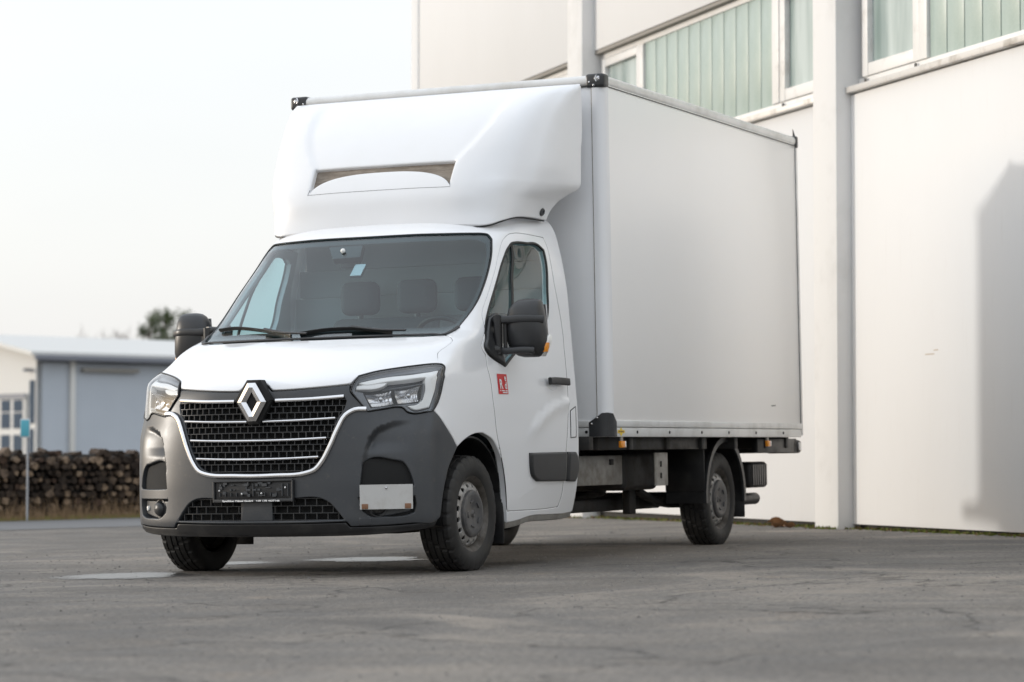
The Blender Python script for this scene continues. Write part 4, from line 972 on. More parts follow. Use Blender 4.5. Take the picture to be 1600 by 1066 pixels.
bm = bmesh.new(); bbox(bm, .94, .95, 3.05, 3.30, .45, .68, .003); frombm('bracket_plate', bm, M['greybox'], ch_)
for z in (.52, .60): box('bracket_slot', .949, .953, 3.15, 3.18, z-.02, z+.02, M['void'], ch_, .002)
for x, z, r in ((.5, .345, .028), (.2, .36, .04)): tube('exhaust_pipe', [(x, 1.0, z+.03), (x, 2.0, z), (x, 3.2, z), (x, 3.9, z+.05)], r, M['chassis'], ch_, 10)
box('low_rail', .46, .54, 1.2, 4.2, .275, .36, M['chassis'], ch_, .01)
box('spring_hanger', .60, .66, 3.3, 3.42, .25, .42, M['chassis'], ch_, .01); box('gearbox_guard', -.3, .35, .3, 1.1, .21, .42, M['chassis'], ch_, .04, 3)
tube('rear_axle', [(-.8, 4.332, .335), (0, 4.332, .335), (.8, 4.332, .335)], .055, M['chassis'], ch_, 12)
tube('front_axle', [(-.8, 0, .30), (0, .05, .28), (.8, 0, .30)], .04, M['chassis'], ch_, 10)
for sx in (1, -1):
    P_ = np.array([(sx*.62, 3.5, .42), (sx*.62, 3.9, .33), (sx*.62, 4.33, .29), (sx*.62, 4.8, .35), (sx*.62, 5.2, .50)]); P_ = densify(P_, .1, False); sweep('leaf_spring', P_, np.tile([0, 0, 1.], (len(P_), 1)), rrect(.07, .035, .1, 2), M['chassis'], ch_)
    tube('shock_absorber', [(sx*.72, 4.45, .33), (sx*.74, 4.85, .74)], .030, M['greybox'], ch_, 10)
    tube('hose', [(sx*.66, 5.0, .42), (sx*.70, 5.1, .36), (sx*.75, 5.25, .36), (sx*.78, 5.4, .42)], .012, M['chassis'], ch_, 6)
bm = bmesh.new(); bbox(bm, .55, .90, 5.22, 5.62, .40, .60, .03, 3); frombm('carrier_housing', bm, M['chassis'], ch_, True, 40)
for k in range(7): box('carrier_rib', .896, .906, 5.25+k*.05, 5.285+k*.05, .42, .58, M['trim'], ch_, .003)
tube('silencer', [(.80, 5.0, .315), (.80, 5.3, .315), (.80, 5.58, .315)], .046, M['black'], ch_, 14)
# rear under-run beam with lamp units
ur = empty('underrun_beam', parent=truck)
box('beam', -1.05, 1.05, 5.82, 5.90, .665, .77, M['black'], ur, .006)
for sx in (1, -1):
    xa, xb = sorted((sx*1.00, sx*1.05)); box('beam_arm', xa, xb, 4.95, 5.90, .668, .775, M['black'], ur, .006)
    xa, xb = sorted((sx*.78, sx*1.055)); lp_ = box('tail_lamp', xa, xb, 5.905, 6.02, .66, .765, M['black'], ur, .03, 4)
    xa, xb = sorted((sx*.82, sx*1.02)); box('tail_lens', xa, xb, 6.01, 6.028, .675, .75, M['redlens'], ur, .006)
    xa, xb = sorted((sx*1.045, sx*1.060)); box('lamp_side', xa, xb, 5.93, 5.985, .68, .745, M['satin'], ur, .01, 3)

# ------------------------------------------------------------------ ground
def asphalt_build(n, p):
    v = coords(n)
    big = noise(n, .35, 5, .6, v); mid = noise(n, 2.3, 6, .65, v); fine = noise(n, 34, 4, .7, v)
    st = n.nodes.new('ShaderNodeTexVoronoi'); st.inputs['Scale'].default_value = 95; n.links.new(v, st.inputs['Vector'])
    c = mixc(n, ramp(n, big, [(.35, (0, 0, 0)), (.68, (1, 1, 1))]), (0.1391, 0.1357, 0.1323), (0.2530, 0.2403, 0.2242))
    c = mixc(n, ramp(n, mid, [(.42, (0, 0, 0)), (.72, (.75, .75, .75))]), c, (0.3266, 0.3036, 0.2748))
    c = mixc(n, ramp(n, noise(n, .9, 7, .72, v), [(.60, (0, 0, 0)), (.72, (.55, .55, .55))]), c, (0.3507, 0.2806, 0.2127))
    c = mixc(n, ramp(n, fine, [(.36, (.75, .75, .75)), (.55, (0, 0, 0))]), c, (0.0586, 0.0575, 0.0552))
    cr = n.nodes.new('ShaderNodeTexVoronoi'); cr.feature = 'DISTANCE_TO_EDGE'; cr.inputs['Scale'].default_value = .42
    wv = n.nodes.new('ShaderNodeVectorMath'); wv.operation = 'ADD'; nv = n.nodes.new('ShaderNodeTexNoise'); nv.inputs['Scale'].default_value = 1.6; nv.inputs['Detail'].default_value = 6
    n.links.new(v, nv.inputs['Vector']); n.links.new(v, wv.inputs[0]); n.links.new(nv.outputs['Color'], wv.inputs[1]); n.links.new(wv.outputs[0], cr.inputs['Vector'])
    c = mixc(n, ramp(n, cr.outputs['Distance'], [(.0, (.85, .85, .85)), (.010, (0, 0, 0))]), c, (.03, .029, .027))
    c = mixc(n, ramp(n, st.outputs['Distance'], [(.0, (.22, .22, .22)), (.25, (0, 0, 0))]), c, (0.4082, 0.4002, 0.3760))
    gr = noise(n, 27, 7, .75, v)
    c = mixc(n, ramp(n, gr, [(.34, (.6, .6, .6)), (.50, (0, 0, 0))]), c, (.085, .082, .078)); c = mixc(n, ramp(n, gr, [(.56, (0, 0, 0)), (.74, (.55, .55, .55))]), c, (.40, .37, .335))
    pt = noise(n, .55, 6, .62, coords(n, (1, 1, 1)), 1.5); c = mixc(n, ramp(n, pt, [(.34, (.62, .62, .62)), (.52, (0, 0, 0))]), c, (.10, .095, .09)); c = mixc(n, ramp(n, pt, [(.54, (0, 0, 0)), (.70, (.6, .6, .6))]), c, (.36, .325, .285))
    oi = noise(n, 3.1, 4, .5, v); c = mixc(n, ramp(n, oi, [(.70, (0, 0, 0)), (.76, (.7, .7, .7))]), c, (.05, .048, .046))
    c = mixc(n, 1., c, (.94, .905, .865), 'MULTIPLY')
    n.links.new(c, p.inputs['Base Color'])
    n.links.new(ramp(n, mid, [(.3, (.62,)*3), (.7, (.9,)*3)]), p.inputs['Roughness'])
    ad_ = n.nodes.new('ShaderNodeMath'); ad_.operation = 'MULTIPLY_ADD'; n.links.new(fine, ad_.inputs[0]); ad_.inputs[1].default_value = .8; n.links.new(st.outputs['Distance'], ad_.inputs[2])
    bump(n, p, ad_.outputs[0], .55, .012)
M['asphalt'] = mat('worn_asphalt', (.16, .155, .15), .85, spec=.3, build=asphalt_build)
g_ = 600
ground = frompy('ground', [(-g_, -g_, 0), (g_, -g_, 0), (g_, g_, 0), (-g_, g_, 0)], [(0, 1, 2, 3)], M['asphalt']); ground.rotation_euler = TILT; tag(ground, kind='structure')
def puddle_build(n, p):
    c = n.nodes.new('ShaderNodeTexCoord'); m = n.nodes.new('ShaderNodeMapping'); m.inputs['Location'].default_value = (-1, -1, 0); m.inputs['Scale'].default_value = (2, 2, 0); n.links.new(c.outputs['Generated'], m.inputs[0])
    g = n.nodes.new('ShaderNodeTexGradient'); g.gradient_type = 'SPHERICAL'; n.links.new(m.outputs[0], g.inputs[0])
    a = n.nodes.new('ShaderNodeMath'); a.operation = 'MULTIPLY_ADD'; a.inputs[1].default_value = .9; n.links.new(noise(n, 7, 7, .72), a.inputs[0]); n.links.new(g.outputs['Fac'], a.inputs[2])
    n.links.new(ramp(n, a.outputs[0], [(.55, (0, 0, 0)), (.95, (.8, .8, .8))]), p.inputs['Alpha'])
M['puddle'] = mat('water_film', (.15, .148, .145), .20, spec=.6, build=puddle_build)
def blob(cx, cy, ax, rx, ry, n=40, seed=0, z=.004):
    r_ = random.Random(seed); ph = [r_.uniform(0, 6.28) for _ in range(5)]; out = []
    for i in range(n):
        a = 2*math.pi*i/n; k = 1+.22*math.sin(2*a+ph[0])+.16*math.sin(3*a+ph[1])+.10*math.sin(5*a+ph[2])+.07*math.sin(9*a+ph[3])
        x, y = rx*k*math.cos(a), ry*k*math.sin(a); out.append((cx+x*math.cos(ax)-y*math.sin(ax), cy+x*math.sin(ax)+y*math.cos(ax), z))
    return out
for k, (cx, cy, rx, ry) in enumerate(((-.98, -.80, .40, .62), (-1.25, .95, .28, .45), (-.55, 1.6, .46, .5))):
    V = blob(cx, cy, YAW, rx, ry, seed=k+3); o = frompy('puddle', V, [tuple(range(len(V)))], M['puddle']); o.rotation_euler = TILT; tag(o, kind='structure')
# loose grit
def grit(name, n, area, smin, smax, m_, lab, cat):
    V, F = [], []
    for _ in range(n):
        x, y = area(); s = random.uniform(smin, smax)*random.random()**.6; b = len(V); a = random.uniform(0, 6.28)
        for k in range(4): V.append((x+s*math.cos(a+k*1.57)*random.uniform(.6, 1.1), y+s*math.sin(a+k*1.57)*random.uniform(.6, 1.1), .0))
        V.append((x+random.uniform(-.3, .3)*s, y+random.uniform(-.3, .3)*s, s*random.uniform(.5, .9)))
        F += [(b, b+1, b+4), (b+1, b+2, b+4), (b+2, b+3, b+4), (b+3, b, b+4)]
    o = frompy(name, V, F, m_); o.rotation_euler = TILT; return tag(o, lab, cat, kind='stuff')
M['stone'] = mat('grit', (.25, .24, .22), .8, build=dusty((.20, .19, .175), (.10, .095, .09), .4, .6, 30, .7, .9))
grit('loose_grit', 9500, lambda: (random.uniform(-4, 7), random.uniform(-9, 9)), .004, .013, M['stone'], 'scattered loose grit on the asphalt yard', 'grit')

# ------------------------------------------------------------------ the hall
def plaster_build(n, p):
    a = noise(n, .9, 6, .6, coords(n, (1, 1, .35))); b = noise(n, 6, 6, .7, coords(n, (3, 3, .25)))
    c = mixc(n, ramp(n, a, [(.4, (0, 0, 0)), (.75, (.6, .6, .6))]), (.738, .738, .736), (.704, .702, .696))
    n.links.new(mixc(n, ramp(n, b, [(.58, (0, 0, 0)), (.82, (.5, .5, .5))]), c, (.63, .612, .585)), p.inputs['Base Color'])
    bump(n, p, noise(n, 160, 3), .10, .003)
M['plaster'] = mat('cream_wall_paint', (.78, .77, .74), .75, spec=.3, build=plaster_build)
M['pillar'] = mat('pillar_paint', (.70, .70, .70), .7, spec=.3, build=dusty((.73, .725, .715), (.62, .61, .59), .5, .8, 1.5, .65, .8))
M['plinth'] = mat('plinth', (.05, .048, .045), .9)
M['alu_white'] = mat('window_frame', (.74, .73, .71), .45, build=dusty((.76, .75, .73), (.52, .49, .45), .55, .8, 3.5, .4, .6))
M['sill'] = mat('sill_metal', (.58, .56, .53), .45, .2, build=dusty((.62, .60, .57), (.30, .27, .23), .5, .78, 4, .4, .7))
M['soffit'] = mat('soffit', (.30, .28, .25), .8)
def channel_build(n, p):
    a = noise(n, 2.0, 5, .6, coords(n, (1.5, 1.5, .8))); b = noise(n, 60, 3, .7)
    c = mixc(n, ramp(n, a, [(.3, (0, 0, 0)), (.7, (1, 1, 1))]), (.33, .42, .38), (.44, .52, .48))
    n.links.new(mixc(n, ramp(n, b, [(.5, (0, 0, 0)), (.75, (.3, .3, .3))]), c, (.54, .60, .56)), p.inputs['Base Color']); bump(n, p, b, .15, .004)
M['channel'] = mat('channel_glass', (.45, .57, .5), .35, coat=.1, build=channel_build)
M['sash'] = mat('sash_glass', (.40, .47, .45), .10, coat=.5, build=lambda n, p: n.links.new(ramp(n, noise(n, 1.6, 3, .5, coords(n, (2.2, 1, .3))), [(.35, (.20, .27, .25)), (.62, (.46, .53, .51))]), p.inputs['Base Color']))
M['gasket'] = mat('gasket', (.03, .04, .035), .6)
HP = (.812, 8.118, 0); HROT = math.atan2(.736, -.677)
hall = empty('industrial_hall', HP, (0, 0, HROT))
tag(hall, 'large white industrial hall with concrete pillars and green glass strip windows', 'hall')
def hb(name, a0, a1, y0, y1, z0, z1, m_, par=hall, bev=.006): return box(name, min(a0, a1), max(a0, a1), y0, y1, z0, z1, m_, par, bev)
PILL = [-6.44, -.02, 6.40]
END = 13.40
for a in PILL: hb('pillar', a, a+.475, -.30, .14, -.3, 7.35, M['pillar'], bev=.012)
hb('pillar', END-.30, END+.02, -.30, .02, -.3, 7.35, M['plaster'], bev=.012)
BAYS = [(-12.5, -6.44), (-5.965, -.02), (.455, 6.40), (6.875, END-.30)]
for k, (a0, a1) in enumerate(BAYS):
    hb('wall_panel', a0+.004, a1-.004, -.24, .0, .11, 3.83, M['plaster'])
    hb('plinth', a0+.002, a1-.002, -.24, -.07, -.4, .108, M['plinth'], bev=0)
    hb('window_sill', a0+.006, a1-.006, -.16, .055, 3.842, 3.895, M['sill'], bev=.004)
    hb('upper_panel', a0+.004, a1-.004, -.24, .0, 5.14, 7.35, M['plaster'])
    hb('soffit', a0+.004, a1-.004, -.30, -.012, 5.10, 5.136, M['soffit'], bev=0)
    wn = empty('window_band', parent=hall)
    z0, z1 = 3.897, 5.098
    if k == 0: sash = [(a1-1.1, a1)]
    else: sash = [(a1-1.23, a1-.06), (a0+.06, a0+1.15)] if k >= 2 else [(a1-1.17, a1-.10), (a0+.06, a0+1.15)]
    lo = a0+1.33; hi = a1-1.32
    def wf(nm, p0, p1, y0, y1, q0, q1, m_, b_=.004): return box(nm, p0, p1, y0, y1, q0, q1, m_, wn, b_)
    wf('frame_rail', a0+.01, a1-.01, -.15, -.075, z0, z0+.075, M['alu_white']); wf('frame_rail', a0+.01, a1-.01, -.15, -.075, z1-.06, z1, M['alu_white'])
    for s0, s1 in sash:
        s0, s1 = max(s0, a0+.02), min(s1, a1-.02)
        wf('sash_glass', s0+.11, s1-.11, -.125, -.115, z0+.19, z1-.15, M['sash'], 0)
        for q0, q1, r0, r1 in ((s0, s0+.11, z0+.08, z1-.065), (s1-.11, s1, z0+.08, z1-.065)): wf('sash_frame', q0, q1, -.14, -.062, r0, r1, M['alu_white'])
        for r0, r1 in ((z0+.082, z0+.19), (z1-.15, z1-.067)): wf('sash_frame', s0+.112, s1-.112, -.138, -.066, r0, r1, M['alu_white'])
        wf('sash_hinge', s0+.03, s0+.06, -.062, -.048, z0+.03, z0+.06, M['trim'], .003); wf('sash_hinge', s1-.10, s1-.07, -.062, -.048, z0+.03, z0+.06, M['trim'], .003)
    if k >= 0 and hi-lo > .6:
        wf('mullion', lo-.155, lo-.005, -.15, -.060, z0+.08, z1-.065, M['alu_white']); wf('mullion', hi+.005, hi+.155, -.15, -.060, z0+.08, z1-.065, M['alu_white'])
        nst = max(1, round((hi-lo)/.312)); stp = (hi-lo)/nst
        ref = None
        for i in range(nst):
            c0 = lo+i*stp
            if ref is None:
                ref = box('glass_strip', 0, stp-.016, -.120, -.088, z0+.078, z1-.062, M['channel'], wn, .002); ref.location.x = c0+.008
            else:
                c = ref.copy(); col.objects.link(c); c.parent = wn; c.location.x = c0+.008
        wf('strip_gasket', lo, hi, -.136, -.124, z0+.076, z1-.06, M['gasket'], 0)
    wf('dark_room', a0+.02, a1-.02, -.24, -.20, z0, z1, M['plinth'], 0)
hb('end_wall', END-.02, END+.0, -14, -.31, -.3, 7.35, M['plaster'])
hb('roof_slab', -12.6, END+.05, -14, .05, 7.354, 7.5, M['soffit'])
hb('back_wall', -12.6, -12.5, -14, -.0, -.3, 7.35, M['plaster'])
# stain marks on the wall
M['stain'] = mat('rust_stain', (.52, .45, .38), .8)
for a, z, l in ((-1.55, 1.52, .16), (-1.62, 1.55, .08)): hb('wall_stain', a, a+l, .0005, .0012, z, z+.010, M['stain'], bev=0)

def hpos(a, off): 
    c, s = math.cos(HROT), math.sin(HROT); return HP[0]+a*c-off*s, HP[1]+a*s+off*c
# moss and litter along the foot of the wall
V, F = [], []; mi = []
for _ in range(5200):
    a = random.uniform(-4.2, 8); off = -.05+abs(random.gauss(0, .07))
    if random.random() < .45 and not (math.sin(a*3.1)+math.sin(a*7.7+1) > -.4): continue
    if off > .0 and any(p_-.02 < a < p_+.5 for p_ in PILL): off += .14
    x, y = hpos(a, off); z = gz(x, y); s = random.uniform(.006, .02); b = len(V); th = random.uniform(0, 6.28); t = random.uniform(.5, 1.8)
    V += [(x-s*math.cos(th), y-s*math.sin(th), z), (x+s*math.cos(th), y+s*math.sin(th), z), (x+s*.4*math.sin(th), y+s*.4*math.cos(th), z+s*t)]; F.append((b, b+1, b+2)); mi.append(0 if random.random() < .72 else 1)
M['moss'] = mat('moss', (.11, .13, .02), .9); M['drylitter'] = mat('dry_litter', (.16, .10, .05), .9)
o = frompy('moss', V, F, M['moss']); o.data.materials.append(M['drylitter']); o.data.polygons.foreach_set('material_index', mi); tag(o, 'yellow green moss and litter along the foot of the hall wall', 'moss', kind='stuff')
M['leaf'] = mat('dry_leaf', (.30, .16, .075), .8)
def leaf(a, off, s, rot, lab):
    V, F = [], []; n = 7
    for i in range(n):
        u = i/(n-1); wd = .42*s*math.sin(math.pi*min(1, u*1.02+.02))**.8+.004
        for v in (-1, -.4, .4, 1): V.append((s*(u-.5), wd*v, .35*s*abs(v)**1.5*math.sin(math.pi*u)+.12*s*math.cos(u*5)+.02*s+.05*s))
    for i in range(n-1):
        for j in range(3): F.append((4*i+j, 4*i+j+1, 4*i+j+5, 4*i+j+4))
    o = frompy('dry_leaf', V, F, M['leaf'], None, True); x, y = hpos(a, off); o.location = (x, y, gz(x, y)+.004); o.rotation_euler = (random.uniform(-.4, .4), random.uniform(-.3, .3), rot); tag(o, lab, 'leaf', 'dry leaves by the hall pillar')
leaf(1.05, .22, .20, .4, 'largest curled brown leaf on the ground left of the tall pillar')
leaf(.92, .28, .13, 2.2, 'curled brown leaf lying against the largest leaf')
leaf(.62, .30, .12, 1.0, 'small curled brown leaf close to the pillar foot')

# ------------------------------------------------------------------ background on the left
RX, RY = math.cos(YAW), math.sin(YAW)
def cw(u, depth):
    lat = (u-800)/4223.85*depth; return cam.location.x-RY*depth+RX*lat, cam.location.y+RX*depth+RY*lat
# firewood stack
pu = Vector((.582, .813, 0)); pn = Vector((.813, -.582, 0))
A0 = Vector((-11.60, 14.0, 0))
stack = empty('firewood_stack', (A0.x, A0.y, gz(A0.x, A0.y)), (0, 0, math.atan2(pu.y, pu.x)))
tag(stack, 'long low stack of dark split firewood across the road', 'firewood stack')
wood = []
for k, (c1, c2) in enumerate((((.075, .055, .042), (.032, .025, .021)), ((.18, .135, .10), (.07, .052, .04)), ((.045, .034, .027), (.018, .014, .012)), ((.30, .225, .16), (.12, .085, .06)), ((.10, .065, .048), (.04, .028, .022)))):
    wood.append(mat('split_wood_%d' % k, c1, .9, spec=.2, build=dusty(c1, c2, .38, .66, 14, .85, .95)))
lm_ = []
for k in range(15):
    n = random.choice([4, 5, 6, 8]); rr = [random.uniform(.65, 1.1) for _ in range(n)]; V = []
    for y in (0, .42):
        for i in range(n): a = 2*math.pi*i/n; V.append((.05*rr[i]*math.cos(a), y, .05*rr[i]*math.sin(a)))
    F = [tuple(range(n)), tuple(range(2*n-1, n-1, -1))]+[(i, n+i, n+(i+1) % n, (i+1) % n) for i in range(n)]
    me = bpy.data.meshes.new('log'); me.from_pydata(V, [], F); me.update(); me.materials.append(wood[random.choices(range(5), [4, 3, 3, 2, 2])[0]]); lm_.append(me)
cnt = 0
for r in range(10):
    for c in range(29):
        x = -1.0+c*.090+(.045 if r % 2 else 0)+random.uniform(-.018, .018); z = .055+r*.086+random.uniform(-.014, .014)
        if r == 9 and random.random() < .4: continue
        o = bpy.data.objects.new('log', random.choice(lm_)); col.objects.link(o); o.parent = stack; cnt += 1
        o.location = (x, random.uniform(-.07, .05), z); o.rotation_euler = (random.uniform(-.12, .12), random.uniform(0, 6.28), random.uniform(-.2, .2)); k = random.uniform(.62, 1.3); o.scale = (k, 1, k)
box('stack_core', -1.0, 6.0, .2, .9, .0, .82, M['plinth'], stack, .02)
V, F = [], []
for _ in range(420):    # the stretch further along, behind the truck
    x = random.uniform(1.66, 6.0); z = random.uniform(.03, .86); b = len(V); s = random.uniform(.03, .055); n = 5
    for y in (random.uniform(-.06, .05), .3):
        for i in range(n): a = 2*math.pi*i/n; V.append((x+s*math.cos(a), y, z+s*math.sin(a)))
    F += [tuple(b+i for i in range(n))]+[(b+i, b+n+i, b+n+(i+1) % n, b+(i+1) % n) for i in range(n)]
o = frompy('more_logs', V, F, wood[0], stack); o['kind'] = 'stuff'
# dry grass in front of the stack
V, F, mi = [], [], []
for _ in range(5200):
    s = random.uniform(-1.2, 3.0); q = A0+pu*s+pn*random.uniform(.02, .75)**1.0; h = random.uniform(.05, .40)*random.random()**.7 if random.random() < .5 else random.uniform(.02, .07)
    b = len(V); z = gz(q.x, q.y); wd = random.uniform(.002, .005); lean = Vector((random.gauss(0, .1), random.gauss(0, .1), 0))*h*2
    V += [(q.x-pu.x*wd, q.y-pu.y*wd, z), (q.x+pu.x*wd, q.y+pu.y*wd, z), (q.x+lean.x, q.y+lean.y, z+h)]; F.append((b, b+1, b+2)); mi.append(0 if h > .075 else 1)
M['straw'] = mat('dry_grass', (.23, .155, .09), .9); M['verge'] = mat('verge_grass', (.20, .19, .06), .9)
o = frompy('dry_grass', V, F, M['straw']); o.data.materials.append(M['verge']); o.data.polygons.foreach_set('material_index', mi); tag(o, 'dry brown grass along the foot of the firewood stack', 'grass', kind='stuff')
vb = [A0+pu*s+pn*o_ for s, o_ in ((-3, .15), (6, .15), (6, .80), (-3, .80))]
o = frompy('verge', [(v.x, v.y, gz(v.x, v.y)+.004) for v in vb], [(0, 1, 2, 3)], M['verge']); tag(o, kind='structure')
o.data.materials.clear(); o.data.materials.append(mat('verge_soil', (.15, .13, .08), .95, build=dusty((.17, .15, .10), (.13, .14, .04), .45, .6, 6, .9, .95)))
vb = [A0+pu*s+pn*o_ for s, o_ in ((-60, .95), (60, .95), (60, 5.2), (-60, 5.2))]
o = frompy('road', [(v.x, v.y, gz(v.x, v.y)+.004) for v in vb], [(0, 1, 2, 3)], mat('road_surface', (.1, .1, .105), .7, build=dusty((.085, .087, .092), (.12, .12, .12), .4, .7, .8, .55, .75))); tag(o, kind='structure')
# slim post with a narrow sign
M['post'] = mat('grey_post', (.30, .32, .35), .5, .3); M['turq'] = mat('turquoise_sign', (.10, .42, .52), .5); M['signwhite'] = mat('sign_white', (.60, .63, .66), .5)
x, y = cw(44, 33.0); sp_ = empty('sign_post', (x, y, gz(x, y)), (0, 0, YAW)); tag(sp_, 'slim grey post with small turquoise sign before the firewood', 'sign post')
tube('pole', [(0, 0, -.1), (0, 0, .8), (0, 0, 1.25)], .014, M['post'], sp_, 10)
box('sign_board', -.088, .032, -.035, -.020, 1.015, 1.245, M['signwhite'], sp_, .003)
box('turquoise_panel', -.080, .022, -.042, -.036, 1.03, 1.23, M['turq'], sp_, .002)
# far warehouse
WROT = math.atan2(.9136, .406); WH = (-49.14, 69.71, -.3)
wh_ = empty('warehouse', WH, (0, 0, WROT)); tag(wh_, 'low warehouse with blue grey long wall, cream gable and pale roof', 'warehouse')
def blue_build(n, p):
    v = n.nodes.new('ShaderNodeTexWave'); v.inputs['Scale'].default_value = 2.2; v.bands_direction = 'X'; n.links.new(coords(n), v.inputs['Vector'])
    n.links.new(mixc(n, ramp(n, noise(n, .5, 4), [(.35, (0, 0, 0)), (.7, (1, 1, 1))]), (.46, .50, .55), (.50, .54, .59)), p.inputs['Base Color']); bump(n, p, v.outputs[0], .3, .02)
M['bluewall'] = mat('blue_grey_cladding', (.38, .43, .5), .5, build=blue_build)
M['gable'] = mat('cream_gable', (.70, .69, .66), .7); M['roofm'] = mat('pale_roof', (.66, .65, .62), .6); M['fascia'] = mat('dark_fascia', (.20, .21, .24), .6)
M['gatepane'] = mat('gate_pane', (.09, .115, .15), .9, spec=.05)
EZ, RZ, GW, LL = 4.55+.3, 5.30+.3, 8.8, 30
box('long_wall', 0, LL, 0, .25, 0, EZ, M['bluewall'], wh_, 0)
bm = bmesh.new(); vv = [bm.verts.new(p_) for p_ in ((-.002, .0, 0), (-.002, GW, 0), (-.002, GW, EZ), (-.002, GW/2, RZ), (-.002, 0, EZ), (.25, .0, 0), (.25, GW, 0), (.25, GW, EZ), (.25, GW/2, RZ), (.25, 0, EZ))]
bm.faces.new(vv[:5]); bm.faces.new(vv[5:][::-1])
for i in range(5): bm.faces.new([vv[i], vv[(i+1) % 5], vv[5+(i+1) % 5], vv[5+i]])
frombm('gable_wall', bm, M['gable'], wh_)
for s in (0, 1):
    y0, y1 = (-.45, GW/2) if s == 0 else (GW+.45, GW/2); zl = EZ-.45*(RZ-EZ)/(GW/2)
    bm = bmesh.new(); vv = [bm.verts.new(p_) for p_ in ((-.5, y0, zl+.02), (LL+.5, y0, zl+.02), (LL+.5, y1, RZ+.02), (-.5, y1, RZ+.02), (-.5, y0, zl+.17), (LL+.5, y0, zl+.17), (LL+.5, y1, RZ+.17), (-.5, y1, RZ+.17))]
    for f in ((0, 1, 2, 3), (4, 5, 6, 7), (0, 1, 5, 4), (1, 2, 6, 5), (2, 3, 7, 6), (3, 0, 4, 7)): bm.faces.new([vv[i] for i in f])
    frombm('roof', bm, M['roofm'], wh_)
box('gutter', -.4, LL+.4, -.60, -.46, EZ-.22, EZ-.02, M['fascia'], wh_, .02)
box('gutter_board', -.0, LL, -.06, -.003, EZ-.30, EZ-.10, M['fascia'], wh_, 0)
box('downpipe', 1.40, 1.62, -.16, -.02, 0, EZ-.1, M['roofm'], wh_, .03)
box('canopy_beam', 1.9, 4.4, -.25, -.02, 4.25, 4.38, M['soffit'], wh_, .01)
gt = empty('gate', parent=wh_); box('gate_leaf', -.10, -.02, .60, 6.0, 0, 3.35, M['gable'], gt, 0); box('gate_lintel', -.14, -.103, .55, 6.05, 3.22, 3.42, M['fascia'], gt, 0)
for i in range(6):
    for z0, z1 in ((2.75, 3.18), (2.12, 2.70), (1.25, 1.88)):
        box('gate_pane', -.125, -.104, .78+i*.86, .78+i*.86+.62, z0, z1, M['gatepane'], gt, 0)
box('side_window', -.05, -.006, .12, .40, 2.3, 3.9, M['gatepane'], wh_, 0)
box('lower_side_window', -.05, -.006, .16, .40, 1.2, 2.1, M['gatepane'], wh_, 0)
box('wall_lamp', -.35, -.01, .25, .40, 4.22, 4.34, M['fascia'], wh_, .02)
# trees behind it
M['bark'] = mat('bark', (.06, .045, .035), .9); M['needles'] = mat('pine_needles', (.045, .062, .03), .85, build=dusty((.045, .07, .028), (.11, .135, .06), .4, .65, 1.8, .8, .9))
def pine(u, depth, top, rad, seed, lab):
    r_ = random.Random(seed); x, y = cw(u, depth); t = empty('pine_tree', (x, y, gz(x, y))); tag(t, lab, 'tree', 'evergreens behind the warehouse')
    bm = bmesh.new(); bmesh.ops.create_cone(bm, cap_ends=True, segments=10, radius1=.22, radius2=.04, depth=top*.96); bmesh.ops.translate(bm, vec=(0, 0, top*.48), verts=bm.verts)
    limbs = []
    for _ in range(26):
        z = r_.uniform(top*.45, top*.93); a = r_.uniform(0, 6.28); L = rad*(1.05-.55*(z/top-.45)/.5)*r_.uniform(.6, 1.05); limbs.append((z, a, L))
        mtx = Matrix.Translation((0, 0, z)) @ Matrix.Rotation(a, 4, 'Z') @ Matrix.Rotation(math.radians(68), 4, 'Y'); vs_ = bmesh.ops.create_cone(bm, segments=5, radius1=.05, radius2=.012, depth=L)['verts']; bmesh.ops.translate(bm, vec=(0, 0, L/2), verts=vs_); bmesh.ops.transform(bm, matrix=mtx, verts=vs_)
    frombm('trunk', bm, M['bark'], t, True, 60)
    V, F = [], []; tips = [(0, 0, top*.95, .32, .6)]
    for z, a, L in limbs:
        for k in (.55, .8, 1.0): tips.append((L*k*math.cos(a)*.93, L*k*math.sin(a)*.93, z+L*k*.37+.1, r_.uniform(.25, .42), r_.uniform(.3, .6)))
    for cx, cy, cz, rr, hh in tips:
        for _ in range(40):
            px, py, pz = cx+r_.gauss(0, rr*.42), cy+r_.gauss(0, rr*.42), cz+r_.gauss(0, hh*.4); s = r_.uniform(.06, .15); d1 = Vector((r_.gauss(0, 1), r_.gauss(0, 1), r_.gauss(.4, 1))).normalized()*s; d2 = Vector((r_.gauss(0, 1), r_.gauss(0, 1), r_.gauss(0, 1))).normalized()*s*.35; b = len(V); c = Vector((px, py, pz))
            V += [c-d1, c+d2, c+d1, c-d2]; F.append((b, b+1, b+2, b+3))
    frompy('crown', V, F, M['needles'], t)
pine(234, 160, 9.8, 1.5, 3, 'left one of the dark evergreens rising above the warehouse roof')
pine(257, 163, 10.2, 1.4, 5, 'taller middle evergreen rising above the warehouse roof')
pine(280, 158, 9.8, 1.3, 9, 'evergreen half hidden behind the door mirror of the truck')
M['twig'] = mat('twigs', (.16, .13, .115), .9)
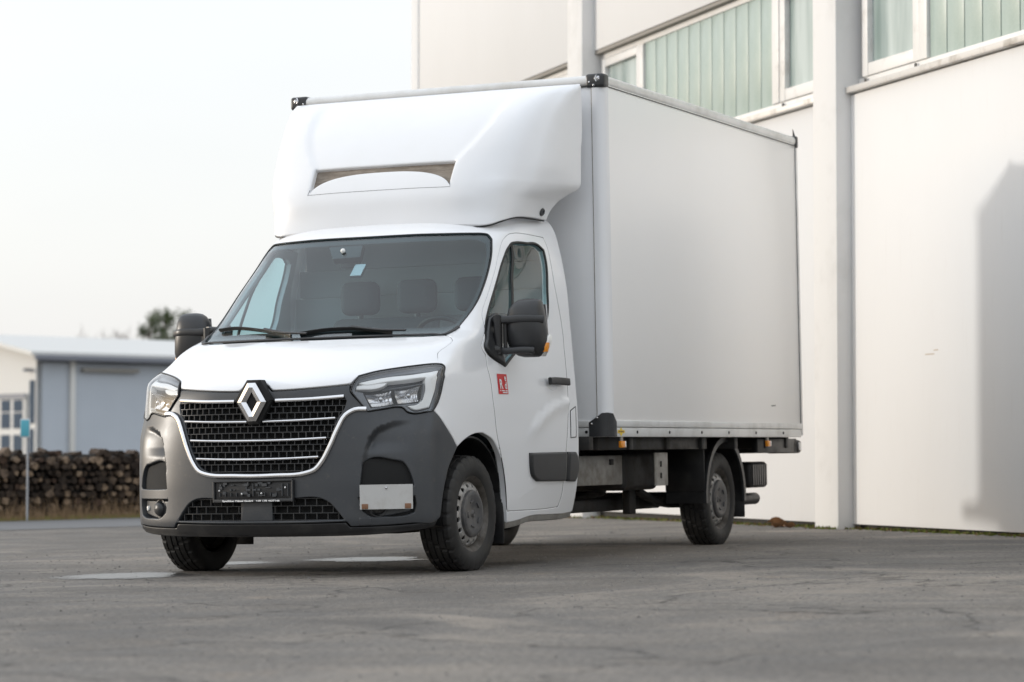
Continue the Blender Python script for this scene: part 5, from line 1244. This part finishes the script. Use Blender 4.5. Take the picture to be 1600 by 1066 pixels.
def bare(u, depth, top, seed, lab):
    r_ = random.Random(seed); x, y = cw(u, depth); t = empty('bare_tree', (x, y, gz(x, y))); tag(t, lab, 'tree', 'bare trees behind the warehouse')
    def grow(p, d, L, r, lev, buf):
        pts = [p]; q = p.copy(); dd = d.copy()
        for _ in range(4): dd = (dd+Vector((r_.gauss(0, .12), r_.gauss(0, .12), r_.gauss(.03, .08)))).normalized(); q = q+dd*L/4; pts.append(q.copy())
        for i in range(4):
            a, b = pts[i], pts[i+1]; s = (b-a).orthogonal().normalized(); s2 = (b-a).cross(s).normalized(); r0, r1 = r*(1-.18*i), r*(1-.18*(i+1)); k = len(buf[0])
            for j in range(3): an = j*2.094; buf[0].append(a+(s*math.cos(an)+s2*math.sin(an))*r0)
            for j in range(3): an = j*2.094; buf[0].append(b+(s*math.cos(an)+s2*math.sin(an))*r1)
            for j in range(3): buf[1].append((k+j, k+(j+1) % 3, k+3+(j+1) % 3, k+3+j))
        if lev > 0:
            for _ in range(4 if lev > 1 else 5):
                i = r_.randint(1, 4); a = r_.uniform(0, 6.28); nd = (dd+Vector((math.cos(a), math.sin(a), r_.uniform(-.1, .5)))*r_.uniform(.45, .9)).normalized(); grow(pts[i], nd, L*r_.uniform(.5, .7), r*.55, lev-1, buf)
    tr_ = ([], []); base = Vector((0, 0, 0)); grow(base, Vector((0, 0, 1)), top*.55, .16, 0, tr_); frompy('trunk', tr_[0], tr_[1], M['bark'], t)
    cr_ = ([], [])
    for _ in range(7): a = r_.uniform(0, 6.28); grow(Vector((0, 0, top*r_.uniform(.38, .55))), Vector((math.cos(a)*.6, math.sin(a)*.6, 1)).normalized(), top*.24, .10, 3, cr_)
    frompy('crown', cr_[0], cr_[1], M['twig'], t)
bare(128, 190, 9.8, 1, 'leftmost bare tree faint above the warehouse roof')
bare(147, 195, 11.2, 2, 'bare tree second from the left above the warehouse roof')
bare(178, 190, 11.4, 4, 'tallest bare tree above the middle of the warehouse roof')
bare(198, 185, 10.0, 6, 'bare tree nearest to the evergreens above the roof')
